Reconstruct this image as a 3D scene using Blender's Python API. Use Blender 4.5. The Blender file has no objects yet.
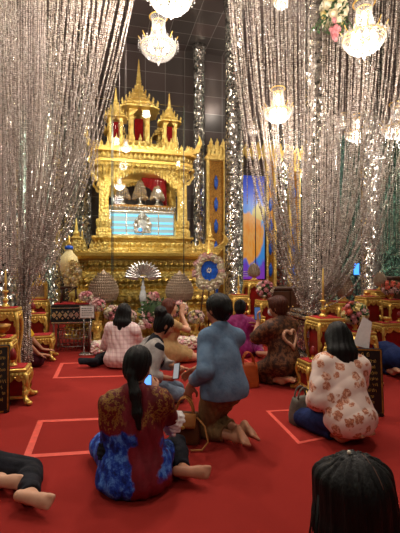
import bpy, bmesh, math, random, os
import numpy as np
from mathutils import Vector, Matrix
from mathutils.bvhtree import BVHTree

R = math.radians
PI = math.pi
rng = random.Random(7)
nrng = np.random.RandomState(11)
C = bpy.context.scene.collection
QUICK = float(os.environ.get('VOX', '1'))

CAM_H = 1.35          # the photographer's phone, held low
F = 385.0             # focal length in pixels of a 400x533 frame (26 mm equivalent)
YAW = R(14)           # the hall is turned a little against the camera


def P(px, py, Y):
    """a point of the hall at distance Y that appears at that place of the frame"""
    return np.array([(px - 200) * Y / F, Y, CAM_H - (py - 266.5) * Y / F])


def X(px, Y):
    return (px - 200) * Y / F


# ------------------------------------------------------------------ materials
def lin(c):
    out = []
    for v in c[:3]:
        v = v / 255.0
        out.append(v / 12.92 if v <= 0.04045 else ((v + 0.055) / 1.055) ** 2.4)
    return (out[0], out[1], out[2], 1.0)


class NT:
    def __init__(self, name):
        self.m = bpy.data.materials.new(name)
        self.m.use_nodes = True
        self.t = self.m.node_tree
        self.b = self.t.nodes['Principled BSDF']
        self.out = self.t.nodes['Material Output']

    def n(self, typ, **kw):
        nd = self.t.nodes.new(typ)
        for k, v in kw.items():
            setattr(nd, k, v)
        return nd

    def l(self, a, b):
        self.t.links.new(a, b)

    def coord(self, kind='Object', scale=None):
        tc = self.n('ShaderNodeTexCoord')
        o = tc.outputs[kind]
        if scale is not None:
            mp = self.n('ShaderNodeMapping')
            mp.inputs['Scale'].default_value = scale
            self.l(o, mp.inputs['Vector'])
            o = mp.outputs['Vector']
        return o

    def noise(self, vec, scale, detail=3, rough=0.5):
        nd = self.n('ShaderNodeTexNoise')
        nd.inputs['Scale'].default_value = scale
        nd.inputs['Detail'].default_value = detail
        nd.inputs['Roughness'].default_value = rough
        if vec is not None:
            self.l(vec, nd.inputs['Vector'])
        return nd

    def voro(self, vec, scale, feature='F1'):
        nd = self.n('ShaderNodeTexVoronoi', feature=feature)
        nd.inputs['Scale'].default_value = scale
        if vec is not None:
            self.l(vec, nd.inputs['Vector'])
        return nd

    def ramp(self, fac, stops, interp='LINEAR'):
        nd = self.n('ShaderNodeValToRGB')
        cr = nd.color_ramp
        cr.interpolation = interp
        while len(cr.elements) < len(stops):
            cr.elements.new(0.5)
        for e, (p, c) in zip(cr.elements, stops):
            e.position = p
            e.color = c if len(c) == 4 and max(c) <= 1.0 else lin(c)
        self.l(fac, nd.inputs['Fac'])
        return nd.outputs['Color']

    def mix(self, fac, a, b):
        nd = self.n('ShaderNodeMix', data_type='RGBA')
        if isinstance(fac, (int, float)):
            nd.inputs[0].default_value = fac
        else:
            self.l(fac, nd.inputs[0])
        for sock, v in ((nd.inputs[6], a), (nd.inputs[7], b)):
            if isinstance(v, tuple):
                sock.default_value = v if len(v) == 4 else lin(v)
            else:
                self.l(v, sock)
        return nd.outputs[2]

    def math(self, op, a, b=None, c=None):
        nd = self.n('ShaderNodeMath', operation=op)
        for i, v in enumerate((a, b, c)):
            if v is None:
                continue
            if isinstance(v, (int, float)):
                nd.inputs[i].default_value = v
            else:
                self.l(v, nd.inputs[i])
        return nd.outputs[0]

    def bump(self, h, strength=0.3, dist=0.01):
        nd = self.n('ShaderNodeBump')
        nd.inputs['Strength'].default_value = strength
        nd.inputs['Distance'].default_value = dist
        self.l(h, nd.inputs['Height'])
        self.l(nd.outputs['Normal'], self.b.inputs['Normal'])

    def color(self, c):
        if isinstance(c, tuple):
            self.b.inputs['Base Color'].default_value = lin(c)
        else:
            self.l(c, self.b.inputs['Base Color'])

    def set(self, rough=None, metal=None, spec=None, **kw):
        if rough is not None:
            self.b.inputs['Roughness'].default_value = rough
        if metal is not None:
            self.b.inputs['Metallic'].default_value = metal
        if spec is not None:
            self.b.inputs['Specular IOR Level'].default_value = spec
        for k, v in kw.items():
            self.b.inputs[k].default_value = v
        return self


M = {}


def plain(name, c, rough=0.6, metal=0.0, var=0.12, scale=30, bump=0.0, spec=None):
    t = NT(name)
    v = t.coord('Object')
    nz = t.noise(v, scale, 3)
    dk = tuple(max(0, x * (1 - var)) for x in c)
    lt = tuple(min(255, x * (1 + var)) for x in c)
    t.color(t.ramp(nz.outputs['Fac'], [(0.3, lin(dk)), (0.7, lin(lt))]))
    t.set(rough, metal, spec)
    if bump:
        t.bump(nz.outputs['Fac'], bump, 0.01)
    M[name] = t.m
    return t.m


def glow(name, c, s):
    t = NT(name)
    t.color(c)
    t.b.inputs['Emission Color'].default_value = lin(c)
    t.b.inputs['Emission Strength'].default_value = s
    M[name] = t.m
    return t.m


def mosaic(name, tint, dark, scale, tilt=0.5, rough=0.12):
    """little mirror tiles, each set at its own slight angle"""
    t = NT(name)
    v = t.coord('Object')
    vo = t.voro(v, scale)
    geo = t.n('ShaderNodeNewGeometry')
    sub = t.n('ShaderNodeVectorMath', operation='SUBTRACT')
    t.l(vo.outputs['Color'], sub.inputs[0])
    sub.inputs[1].default_value = (0.5, 0.5, 0.5)
    sc = t.n('ShaderNodeVectorMath', operation='SCALE')
    t.l(sub.outputs[0], sc.inputs[0])
    sc.inputs['Scale'].default_value = tilt
    ad = t.n('ShaderNodeVectorMath', operation='ADD')
    t.l(geo.outputs['Normal'], ad.inputs[0])
    t.l(sc.outputs[0], ad.inputs[1])
    nm = t.n('ShaderNodeVectorMath', operation='NORMALIZE')
    t.l(ad.outputs[0], nm.inputs[0])
    t.l(nm.outputs[0], t.b.inputs['Normal'])
    sep = t.n('ShaderNodeSeparateColor')
    t.l(vo.outputs['Color'], sep.inputs[0])
    t.color(t.ramp(sep.outputs[0], [(0.0, lin(dark)), (0.8, lin(tint)), (1.0, lin((255, 250, 240)))]))
    t.set(rough, 0.85)
    M[name] = t.m
    return t.m


# ------------------------------------------------------------------ mesh building
class MB:
    def __init__(self):
        self.v = []
        self.f = []
        self.mi = []
        self.sm = []

    def add(self, vs, fs, mi=0, smooth=False):
        b = len(self.v)
        self.v.extend([tuple(map(float, p)) for p in vs])
        self.f.extend([tuple(b + i for i in q) for q in fs])
        self.mi.extend([mi] * len(fs))
        self.sm.extend([smooth] * len(fs))
        return self

    def box(self, c, s, rz=0, mi=0, taper=1.0, bev=0.0):
        x, y, z = s[0] / 2, s[1] / 2, s[2] / 2
        cs, sn = math.cos(rz), math.sin(rz)
        vs = []
        if bev <= 0:
            prof = [(-z, 1, 0), (z, taper, 0)]
        else:
            prof = [(-z, 1, bev), (-z + bev, 1, 0), (z - bev, taper, 0), (z, taper, bev)]
        for (zz, k, ins) in prof:
            for (a, b) in ((-1, -1), (1, -1), (1, 1), (-1, 1)):
                px, py = a * (x * k - ins), b * (y * k - ins)
                vs.append((c[0] + px * cs - py * sn, c[1] + px * sn + py * cs, c[2] + zz))
        n = len(prof)
        fs = [(3, 2, 1, 0), tuple(4 * (n - 1) + i for i in range(4))]
        for r in range(n - 1):
            for i in range(4):
                j = (i + 1) % 4
                fs.append((4 * r + i, 4 * r + j, 4 * r + 4 + j, 4 * r + 4 + i))
        return self.add(vs, fs, mi)

    def rings(self, rings, mi=0, smooth=True, closed=True, cap=True):
        n = len(rings[0])
        vs = [p for r in rings for p in r]
        fs = []
        for k in range(len(rings) - 1):
            for i in range(n if closed else n - 1):
                j = (i + 1) % n
                fs.append((k * n + i, k * n + j, (k + 1) * n + j, (k + 1) * n + i))
        if cap:
            fs.append(tuple(reversed(range(n))))
            fs.append(tuple((len(rings) - 1) * n + i for i in range(n)))
        return self.add(vs, fs, mi, smooth)

    def lathe(self, prof, c=(0, 0, 0), seg=20, mi=0, smooth=True, sx=1, sy=1, cap=True):
        rs = []
        for (r, z) in prof:
            rs.append([(c[0] + sx * r * math.cos(2 * PI * i / seg), c[1] + sy * r * math.sin(2 * PI * i / seg), c[2] + z) for i in range(seg)])
        return self.rings(rs, mi, smooth, cap=cap)

    def tube(self, pts, r, seg=8, mi=0, smooth=True):
        pts = [np.array(p, float) for p in pts]
        rs = r if isinstance(r, (list, tuple)) else [r] * len(pts)
        out = []
        u = None
        for i, p in enumerate(pts):
            d = pts[min(i + 1, len(pts) - 1)] - pts[max(i - 1, 0)]
            d = d / (np.linalg.norm(d) + 1e-9)
            if u is None:
                a = np.array((0, 0, 1.0)) if abs(d[2]) < 0.9 else np.array((1.0, 0, 0))
                u = np.cross(d, a)
            else:
                u = u - d * np.dot(u, d)
            u = u / (np.linalg.norm(u) + 1e-9)
            w = np.cross(d, u)
            out.append([tuple(p + rs[i] * (math.cos(2 * PI * k / seg) * u + math.sin(2 * PI * k / seg) * w)) for k in range(seg)])
        return self.rings(out, mi, smooth)

    def prism(self, poly, o, ux, uy, th, mi=0):
        """polygon in the plane (ux, uy) given thickness th along their normal"""
        o, ux, uy = np.array(o, float), np.array(ux, float), np.array(uy, float)
        nn = np.cross(ux, uy)
        nn = nn / np.linalg.norm(nn)
        n = len(poly)
        a = [o + ux * x + uy * y - nn * th / 2 for x, y in poly]
        b = [o + ux * x + uy * y + nn * th / 2 for x, y in poly]
        fs = [tuple(reversed(range(n))), tuple(range(n, 2 * n))]
        for i in range(n):
            j = (i + 1) % n
            fs.append((i, j, n + j, n + i))
        return self.add(a + b, fs, mi)

    def ball(self, c, r, seg=10, ring=6, mi=0):
        if not isinstance(r, (tuple, list)):
            r = (r, r, r)
        rs = []
        for k in range(ring + 1):
            t = -PI / 2 + PI * k / ring
            q = max(math.cos(t), 0.02)
            rs.append([(c[0] + r[0] * q * math.cos(2 * PI * i / seg), c[1] + r[1] * q * math.sin(2 * PI * i / seg), c[2] + r[2] * math.sin(t)) for i in range(seg)])
        return self.rings(rs, mi)

    def octas(self, pts, rad):
        o = np.array([(1, 0, 0), (0, 1, 0), (-1, 0, 0), (0, -1, 0), (0, 0, 1), (0, 0, -1)], float)
        fs = [(0, 1, 4), (1, 2, 4), (2, 3, 4), (3, 0, 4), (1, 0, 5), (2, 1, 5), (3, 2, 5), (0, 3, 5)]
        for p, r in zip(pts, rad):
            a = rng.random() * PI
            q = o * r
            x = q[:, 0] * math.cos(a) - q[:, 1] * math.sin(a)
            y = q[:, 0] * math.sin(a) + q[:, 1] * math.cos(a)
            self.add(np.stack([x, y, q[:, 2] * 1.15], 1) + np.array(p), fs)
        return self

    def mesh(self, name):
        me = bpy.data.meshes.new(name)
        me.from_pydata(self.v, [], self.f)
        me.polygons.foreach_set('material_index', self.mi)
        me.polygons.foreach_set('use_smooth', self.sm)
        me.update()
        return me

    def build(self, name, mats, parent=None, loc=None, rz=None):
        me = self.mesh(name)
        for m in (mats if isinstance(mats, (list, tuple)) else [mats]):
            me.materials.append(M[m] if isinstance(m, str) else m)
        return link(name, me, parent, loc, rz)


def link(name, me, parent=None, loc=None, rz=None):
    o = bpy.data.objects.new(name, me)
    C.objects.link(o)
    if parent is not None:
        o.parent = parent
    if loc is not None:
        o.location = loc
    if rz is not None:
        o.rotation_euler = (0, 0, rz)
    return o


def tag(o, label, cat, group=None, kind=None):
    o['label'] = label
    o['category'] = cat
    if group:
        o['group'] = group
    if kind:
        o['kind'] = kind
    return o


def thing(name, label, cat, loc=(0, 0, 0), rz=0, group=None):
    o = bpy.data.objects.new(name, None)
    o.empty_display_size = 0.1
    C.objects.link(o)
    o.location = loc
    o.rotation_euler = (0, 0, rz)
    return tag(o, label, cat, group)


def dup(root, loc, rz=None, label=None, scale=None):
    kids = {}
    for o in list(bpy.data.objects):
        if o.parent is not None:
            kids.setdefault(o.parent.name, []).append(o)

    def cp(o, parent):
        c = o.copy()
        C.objects.link(c)
        if parent is not None:
            c.parent = parent
        for ch in kids.get(o.name, []):
            cp(ch, c)
        return c
    r = cp(root, None)
    r.location = loc
    if rz is not None:
        r.rotation_euler = (0, 0, rz)
    if scale is not None:
        r.scale = (scale,) * 3
    if label:
        r['label'] = label
    return r


def structure(o):
    o['kind'] = 'structure'
    return o


# ------------------------------------------------------------------ fields -> smooth closed surfaces
def nrm(v):
    v = np.array(v, float)
    return v / (np.linalg.norm(v) + 1e-12)


def cone(a, b, ra, rb=None, k=0.03, flat=False):
    """tapered limb from a to b; flat: cut square at b"""
    return ('c', np.array(a, float), np.array(b, float), ra, ra if rb is None else rb, k, flat)


def ell(c, r, fr=None, k=0.03):
    """ellipsoid, fr = rows right, forward, up"""
    fr = np.eye(3) if fr is None else np.array(fr, float)
    return ('e', np.array(c, float), np.array(r, float), fr, k)


def field(prims, h, cuts=(), subs=(), disp=None, floor=True, pad=0.03):
    los, his = [], []
    for p in prims:
        if p[0] == 'c':
            r = max(p[3], p[4])
            los.append(np.minimum(p[1], p[2]) - r)
            his.append(np.maximum(p[1], p[2]) + r)
        else:
            r = np.sqrt(((p[3].T * p[2]) ** 2).sum(1))
            los.append(p[1] - r)
            his.append(p[1] + r)
    lo = np.min(los, 0) - pad
    hi = np.max(his, 0) + pad
    n = np.ceil((hi - lo) / h).astype(int) + 1
    ax = [(lo[i] + h * np.arange(n[i])).astype(np.float32) for i in range(3)]
    d = np.full(n, 0.3, np.float32)

    def sub(a, b):
        i0 = np.maximum(np.floor((a - lo) / h).astype(int), 0)
        i1 = np.minimum(np.ceil((b - lo) / h).astype(int) + 1, n)
        sl = tuple(slice(i0[i], i1[i]) for i in range(3))
        return sl, ax[0][sl[0]][:, None, None], ax[1][sl[1]][None, :, None], ax[2][sl[2]][None, None, :]

    def ev(p, x, y, z):
        if p[0] == 'c':
            a, b = p[1], p[2]
            ba = b - a
            L2 = float(ba @ ba) + 1e-9
            t0 = ((x - a[0]) * ba[0] + (y - a[1]) * ba[1] + (z - a[2]) * ba[2]) / L2
            t = np.clip(t0, 0, 1)
            q = np.sqrt((x - a[0] - t * ba[0]) ** 2 + (y - a[1] - t * ba[1]) ** 2 + (z - a[2] - t * ba[2]) ** 2) - (p[3] + (p[4] - p[3]) * t)
            if p[6]:
                q = np.maximum(q, (t0 - 1) * math.sqrt(L2))
            return q
        c, r, fr = p[1], p[2], p[3]
        X0, Y0, Z0 = x - c[0], y - c[1], z - c[2]
        a = [(fr[i][0] * X0 + fr[i][1] * Y0 + fr[i][2] * Z0) / r[i] for i in range(3)]
        k0 = np.sqrt(a[0] ** 2 + a[1] ** 2 + a[2] ** 2) + 1e-6
        k1 = np.sqrt((a[0] / r[0]) ** 2 + (a[1] / r[1]) ** 2 + (a[2] / r[2]) ** 2) + 1e-6
        return k0 * (k0 - 1) / k1

    for p, a, b in zip(prims, los, his):
        k = p[5] if p[0] == 'c' else p[4]
        m = k + 3 * h
        sl, x, y, z = sub(a - m, b + m)
        q = ev(p, x, y, z).astype(np.float32)
        cur = d[sl]
        if k > 0:
            hh = np.maximum(k - np.abs(cur - q), 0) / k
            d[sl] = np.minimum(cur, q) - hh * hh * k * 0.25
        else:
            d[sl] = np.minimum(cur, q)
    x, y, z = ax[0][:, None, None], ax[1][None, :, None], ax[2][None, None, :]
    if disp is not None:
        d = d + disp(x, y, z).astype(np.float32)
    for p in subs:
        d = np.maximum(d, -ev(p, x, y, z).astype(np.float32))
    for (pt, nn) in cuts:
        nn = nrm(nn)
        d = np.maximum(d, ((x - pt[0]) * nn[0] + (y - pt[1]) * nn[1] + (z - pt[2]) * nn[2]).astype(np.float32))
    if floor is not False:
        fz = 0.004 if floor is True else floor
        d = np.maximum(d, (fz - z).astype(np.float32))
    d[0], d[-1], d[:, 0], d[:, -1], d[:, :, 0], d[:, :, -1] = (0.2,) * 6
    return d, lo, h


def nets(d, lo, h):
    s = d < 0
    nx, ny, nz = d.shape
    cnt = np.zeros((nx - 1, ny - 1, nz - 1), np.uint8)
    for a in (0, 1):
        for b in (0, 1):
            for c in (0, 1):
                cnt += s[a:nx - 1 + a, b:ny - 1 + b, c:nz - 1 + c]
    mix = (cnt > 0) & (cnt < 8)
    ci = np.argwhere(mix)
    idx = np.full(mix.shape, -1, np.int64)
    idx[mix] = np.arange(len(ci))
    acc = np.zeros((len(ci), 3))
    w = np.zeros(len(ci))
    cor = [np.array((a, b, c)) for a in (0, 1) for b in (0, 1) for c in (0, 1)]
    for a in cor:
        for b in cor:
            if (b - a).sum() == 1 and np.abs(b - a).sum() == 1:
                ia, ib = ci + a, ci + b
                da = d[ia[:, 0], ia[:, 1], ia[:, 2]].astype(float)
                db = d[ib[:, 0], ib[:, 1], ib[:, 2]].astype(float)
                m = (da < 0) != (db < 0)
                t = da / np.where(m, da - db, 1)
                acc[m] += (a + (b - a) * t[:, None])[m]
                w[m] += 1
    v = lo + h * (ci + acc / w[:, None])
    quads = []
    for axis in range(3):
        o1, o2 = [(1, 2), (2, 0), (0, 1)][axis]
        sl0 = [slice(None)] * 3
        sl1 = [slice(None)] * 3
        sl0[axis] = slice(0, -1)
        sl1[axis] = slice(1, None)
        a, b = s[tuple(sl0)], s[tuple(sl1)]
        e = np.argwhere(a != b)
        flip = a[e[:, 0], e[:, 1], e[:, 2]]
        ok = (e[:, o1] > 0) & (e[:, o2] > 0) & (e[:, o1] < d.shape[o1] - 1) & (e[:, o2] < d.shape[o2] - 1)
        e, flip = e[ok], flip[ok]
        u1 = np.zeros(3, int)
        u1[o1] = 1
        u2 = np.zeros(3, int)
        u2[o2] = 1
        q = [idx[tuple((e - k).T)] for k in (0 * u1, u1, u1 + u2, u2)]
        qq = np.stack(q, 1)
        # outward normal along +axis when the lower corner is inside
        qq[~flip] = qq[~flip][:, ::-1]
        quads.append(qq)
    return v, np.concatenate(quads)


def skin_mesh(name, prims, h, mats, parent=None, paint=None, smooth=1, **kw):
    d, lo, hh = field(prims, h * QUICK, **kw)
    v, q = nets(d, lo, hh)
    # gentle relaxation of the stair steps
    for _ in range(smooth):
        acc = np.zeros_like(v)
        w = np.zeros(len(v))
        for i in range(4):
            a, b = q[:, i], q[:, (i + 1) % 4]
            np.add.at(acc, a, v[b])
            np.add.at(w, a, 1)
            np.add.at(acc, b, v[a])
            np.add.at(w, b, 1)
        v = 0.5 * v + 0.5 * acc / np.maximum(w, 1)[:, None]
    me = bpy.data.meshes.new(name)
    me.vertices.add(len(v))
    me.vertices.foreach_set('co', v.astype(np.float32).ravel())
    me.loops.add(q.size)
    me.loops.foreach_set('vertex_index', q.astype(np.int32).ravel())
    me.polygons.add(len(q))
    me.polygons.foreach_set('loop_start', np.arange(0, q.size, 4, dtype=np.int32))
    if paint is not None:
        cen = v[q].mean(1)
        me.polygons.foreach_set('material_index', paint(cen).astype(np.int32))
    me.polygons.foreach_set('use_smooth', np.ones(len(q), bool))
    me.update(calc_edges=True)
    me.validate()
    for m in (mats if isinstance(mats, (list, tuple)) else [mats]):
        me.materials.append(M[m] if isinstance(m, str) else m)
    return link(name, me, parent)


def waves(seed, amp, scale=(1, 1, 1), freq=18, n=5):
    """soft cloth folds"""
    rr = np.random.RandomState(seed)
    ks = [(rr.randn(3) * np.array(scale) * freq * (2.1 if i % 2 else 1.2), rr.rand() * 6.3) for i in range(n)]

    def f(x, y, z):
        t = 0
        for i, (k, ph) in enumerate(ks):
            w = k[0] * x + k[1] * y + k[2] * z + ph + 1.1 * np.sin(7 * z + 5 * x + i) + 0.6 * np.sin(11 * y - 6 * x + 2 * i)
            t = t + ((1.0 - 2.0 * np.abs(np.sin(0.5 * w))) if i % 2 else np.sin(w)) * (1.4 if i < 2 else 0.9) / n
        return amp * t
    return f
# ================================================================== materials
def make_materials():
    # red carpet with short pile
    t = NT('carpet_red')
    v = t.coord('Object')
    n1 = t.noise(v, 0.9, 4, 0.6)
    n2 = t.noise(v, 260, 2)
    col = t.ramp(n1.outputs['Fac'], [(0.3, lin((146, 40, 33))), (0.7, lin((162, 46, 39)))])
    col = t.mix(t.math('MULTIPLY', n2.outputs['Fac'], 0.35), col, (112, 22, 20))
    t.color(col)
    t.set(0.95, 0, 0.15)
    t.bump(n2.outputs['Fac'], 0.35, 0.004)
    M['carpet_red'] = t.m
    plain('tape', (226, 84, 68), 0.6, 0, 0.06, 20)

    t = NT('dark_glass_tile')
    v = t.coord('Object')
    br = t.n('ShaderNodeTexBrick', offset=0.0)
    br.inputs['Scale'].default_value = 1.0
    br.inputs['Mortar Size'].default_value = 0.006
    br.inputs['Brick Width'].default_value = 0.55
    br.inputs['Row Height'].default_value = 0.5
    br.inputs['Color1'].default_value = lin((84, 78, 74))
    br.inputs['Color2'].default_value = lin((98, 84, 80))
    br.inputs['Mortar'].default_value = lin((150, 144, 138))
    t.l(v, br.inputs['Vector'])
    t.color(br.outputs['Color'])
    t.set(0.24, 0.2, 0.5)
    M['dark_glass_tile'] = t.m

    mosaic('mosaic_silver', (222, 214, 204), (84, 80, 74), 26, 0.6, 0.16)
    mosaic('mosaic_green', (160, 200, 184), (48, 72, 64), 24, 0.55, 0.16)
    mosaic('mosaic_pewter', (190, 176, 168), (90, 80, 76), 42, 0.5, 0.2)
    t = NT('crystal_bead')
    v = t.coord('Object')
    vo = t.voro(v, 60)
    sep = t.n('ShaderNodeSeparateColor')
    t.l(vo.outputs['Color'], sep.inputs[0])
    t.color(t.ramp(sep.outputs[0], [(0.0, lin((134, 119, 109))), (0.55, lin((188, 171, 160))), (0.85, lin((222, 208, 196))), (1.0, lin((255, 250, 244)))]))
    t.set(0.14, 0.42, 1.0)
    M['crystal_bead'] = t.m
    plain('rose_bead', (222, 198, 190), 0.16, 0.12, 0.22, 50, spec=1.0)
    plain('crystal_clear', (226, 222, 218), 0.06, 0.2, 0.05, 40, spec=1.0)
    M['crystal_clear'].node_tree.nodes['Principled BSDF'].inputs['Alpha'].default_value = 0.5
    t = NT('glass_pane')
    t.t.nodes.remove(t.b)
    tr = t.n('ShaderNodeBsdfTransparent')
    tr.inputs['Color'].default_value = (0.93, 0.95, 0.94, 1)
    gl = t.n('ShaderNodeBsdfGlossy')
    gl.inputs['Roughness'].default_value = 0.02
    fr = t.n('ShaderNodeFresnel')
    fr.inputs['IOR'].default_value = 1.18
    mx = t.n('ShaderNodeMixShader')
    t.l(fr.outputs[0], mx.inputs[0])
    t.l(tr.outputs[0], mx.inputs[1])
    t.l(gl.outputs[0], mx.inputs[2])
    t.l(mx.outputs[0], t.out.inputs['Surface'])
    M['glass_pane'] = t.m
    plain('glass_edge', (58, 66, 58), 0.2, 0.1)

    t = NT('gold')
    v = t.coord('Object')
    vo = t.voro(v, 22)
    nz = t.noise(v, 9, 3)
    t.color(t.ramp(nz.outputs['Fac'], [(0.3, lin((228, 184, 84))), (0.7, lin((250, 220, 132)))]))
    t.set(0.36, 0.45)
    t.bump(vo.outputs['Distance'], 0.55, 0.03)
    M['gold'] = t.m
    t = NT('gold_smooth')
    v = t.coord('Object')
    nz = t.noise(v, 40, 3)
    t.color(t.ramp(nz.outputs['Fac'], [(0.3, lin((214, 166, 72))), (0.7, lin((240, 204, 112)))]))
    t.set(0.32, 0.55)
    t.bump(nz.outputs['Fac'], 0.25, 0.006)
    M['gold_smooth'] = t.m
    plain('gold_old', (160, 112, 44), 0.4, 0.6, 0.2, 30, 0.3)
    plain('red_lacquer', (132, 16, 14), 0.4, 0, 0.12, 12)
    plain('red_dark', (120, 12, 12), 0.8, 0, 0.1, 12, spec=0.1)
    plain('red_velvet', (165, 22, 24), 0.85, 0, 0.15, 30)
    plain('silver', (200, 196, 192), 0.25, 0.85, 0.1, 60, 0.4)
    plain('silver_lace', (158, 138, 116), 0.5, 0.25, 0.15, 60, 0.4)
    plain('black_lacquer', (18, 16, 16), 0.3, 0, 0.15, 20)
    plain('black_cloth', (20, 19, 20), 0.85, 0, 0.2, 40)
    plain('white_paper', (232, 230, 226), 0.7, 0, 0.03, 30)
    plain('wire', (170, 160, 155), 0.3, 0.8)
    plain('leaf', (46, 72, 34), 0.6, 0, 0.3, 25)
    plain('petal_white', (236, 226, 200), 0.6, 0, 0.06, 40)
    plain('petal_cream', (238, 220, 160), 0.6, 0, 0.08, 40)
    plain('petal_pink', (216, 150, 156), 0.6, 0, 0.1, 40)
    plain('petal_blush', (232, 196, 190), 0.6, 0, 0.08, 40)
    plain('petal_coral', (226, 126, 104), 0.6, 0, 0.1, 40)
    plain('candle', (224, 186, 96), 0.5, 0, 0.05)
    plain('wood_dark', (70, 42, 26), 0.45, 0, 0.2, 12)
    plain('blue_enamel', (32, 88, 190), 0.3, 0.1, 0.2, 20)
    plain('porcelain', (206, 208, 208), 0.2, 0, 0.05)
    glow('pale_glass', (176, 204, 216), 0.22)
    glow('cyan_light', (120, 205, 240), 0.9)
    glow('blue_light', (70, 150, 255), 2.0)
    glow('bulb', (255, 232, 200), 26)
    glow('bulb_soft', (255, 238, 220), 2.2)


make_materials()

# ================================================================== the hall
ex = np.array((math.cos(YAW), math.sin(YAW), 0.0))
ey = np.array((-math.sin(YAW), math.cos(YAW), 0.0))
CEIL = 7.4


def room(rx, ry, z=0.0):
    return ex * rx + ey * ry + np.array((0, 0, z))


def build_room():
    x0, x1, y0, y1 = -5.0, 10.5, -6.0, 10.6
    cx, cy = (x0 + x1) / 2, (y0 + y1) / 2

    def slab(name, c, s, m):
        o = MB().box((0, 0, 0), s).build(name, m, None, tuple(room(*c)), YAW)
        return structure(o)
    slab('floor', (cx, cy, -0.1), (x1 - x0 + 0.6, y1 - y0 + 0.6, 0.2), 'carpet_red')
    slab('ceiling', (cx, cy, CEIL + 0.1), (x1 - x0 + 0.6, y1 - y0 + 0.6, 0.2), 'dark_glass_tile')
    # wall tiles: built lying down so that the tile pattern runs along the wall
    def wall(name, c, w, rz, m):
        o = MB().box((0, 0, 0), (w, CEIL, 0.2)).build(name, m, None, tuple(room(*c)))
        o.rotation_euler = (PI / 2, 0, rz)
        return structure(o)
    wall('wall_back', (cx, y1 + 0.1, CEIL / 2), x1 - x0, YAW, 'dark_glass_tile')
    wall('wall_front', (cx, y0 - 0.1, CEIL / 2), x1 - x0, YAW, 'dark_glass_tile')
    wall('wall_left', (x0 - 0.1, cy, CEIL / 2), y1 - y0, YAW + PI / 2, 'mosaic_green')
    wall('wall_right', (x1 + 0.1, cy, CEIL / 2), y1 - y0, YAW + PI / 2, 'mosaic_green')
    # mirror panels standing on the back wall
    k = 0
    for a, b, m in ((-3.6, -1.9, 'mosaic_green'), (-1.8, -0.5, 'mosaic_silver'), (4.6, 6.2, 'mosaic_silver'), (6.4, 8.2, 'mosaic_green'), (8.3, 10.2, 'mosaic_green')):
        k += 1
        o = MB().box((0, 0, 0), (b - a, 5.4, 0.06)).build('trim_%d' % k, m, None, tuple(room((a + b) / 2, y1 - 0.03, 2.75)))
        o.rotation_euler = (PI / 2, 0, YAW)
        structure(o)


build_room()


# ---- tape marks on the carpet: a strip is a thin quad on the pile
def tape_frame(corners, closed, label, w=0.035):
    mb = MB()
    pts = [np.array(p[:2]) for p in corners]
    n = len(pts)
    for i in range(n if closed else n - 1):
        a, b = pts[i], pts[(i + 1) % n]
        d = (b - a) / np.linalg.norm(b - a)
        s = np.array((-d[1], d[0])) * w / 2
        a2, b2 = a - d * w / 2, b + d * w / 2
        z0, z1 = 0.0005, 0.0025 + 0.0004 * (i % 2)
        q = [a2 - s, b2 - s, b2 + s, a2 + s]
        mb.add([(p[0], p[1], z0) for p in q] + [(p[0], p[1], z1) for p in q],
               [(3, 2, 1, 0), (4, 5, 6, 7), (0, 1, 5, 4), (1, 2, 6, 5), (2, 3, 7, 6), (3, 0, 4, 7)])
    o = mb.build('floor_tape', 'tape')
    tag(o, label, 'tape')


def G(px, py):
    return P(px, py, F * CAM_H / (py - 266.5))


tape_frame([G(124, 362), G(62, 363.5), G(55, 378), G(124, 376)], False, 'pale red tape outline behind the woman in the pink checked shirt', 0.05)
tape_frame([G(112, 418.5), G(40.5, 421.5), G(27, 456.5), G(112, 451)], False, 'pale red tape outline between the black trousered legs and the woman in red and blue', 0.05)
tape_frame([G(268, 411.5), G(299, 443), G(330, 437), G(312, 409), G(268, 411.5)], False, 'pale red tape outline beside the grey bag and the flowery shirt', 0.032)
tape_frame([G(240, 357), G(271, 373), G(283, 371)], False, 'pale red tape corner between the orange tote and the kneeling woman in brown', 0.035)


# ================================================================== mirrored pillars
def pillar(px, Y, r, label, top=CEIL, base=None, m='mosaic_silver', group=None):
    p = P(px, 266.5, Y)
    t = thing('mirrored_pillar', label, 'pillar', (p[0], p[1], 0), YAW, group)
    t['kind'] = 'thing'
    z0 = 0.0 if base is None else base[1]
    MB().lathe([(r * 1.12, z0), (r * 1.12, z0 + 0.12), (r, z0 + 0.16), (r, top - 0.3), (r * 1.15, top - 0.22), (r * 1.2, top - 0.002)], seg=36).build('shaft', m, t)
    if base is not None:
        w, h = base
        mb = MB()
        mb.box((0, 0, 0.06), (w * 1.25, w * 1.25, 0.12), bev=0.02)
        mb.box((0, 0, 0.12 + (h - 0.24) / 2), (w, w, h - 0.24), bev=0.03)
        mb.box((0, 0, h - 0.09), (w * 1.18, w * 1.18, 0.06), bev=0.015)
        mb.box((0, 0, h - 0.03), (w * 1.06, w * 1.06, 0.06), bev=0.015)
        mb.build('pedestal', 'mosaic_pewter', t)
    return t


pillar(321, 5.62, 0.225, 'mirror mosaic pillar on a stepped silver pedestal inside the right curtain', base=(0.62, 0.72), m='mosaic_silver')
pillar(4, 5.62, 0.19, 'mirror mosaic pillar inside the left bead curtain', m='mosaic_silver')
pillar(234, 8.7, 0.21, 'slim mirror mosaic pillar in front of the lit blue and orange screen')
pillar(199, 10.55, 0.16, 'slim mirror mosaic pillar close to the right side of the golden shrine')
pillar(84, 9.75, 0.2, 'mirror mosaic pillar just left of the golden shrine')
pillar(55, 9.25, 0.22, 'mirror mosaic pillar behind the white flower urn')
pillar(372, 8.0, 0.22, 'mirror mosaic pillar at the far right behind the altars')


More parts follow.
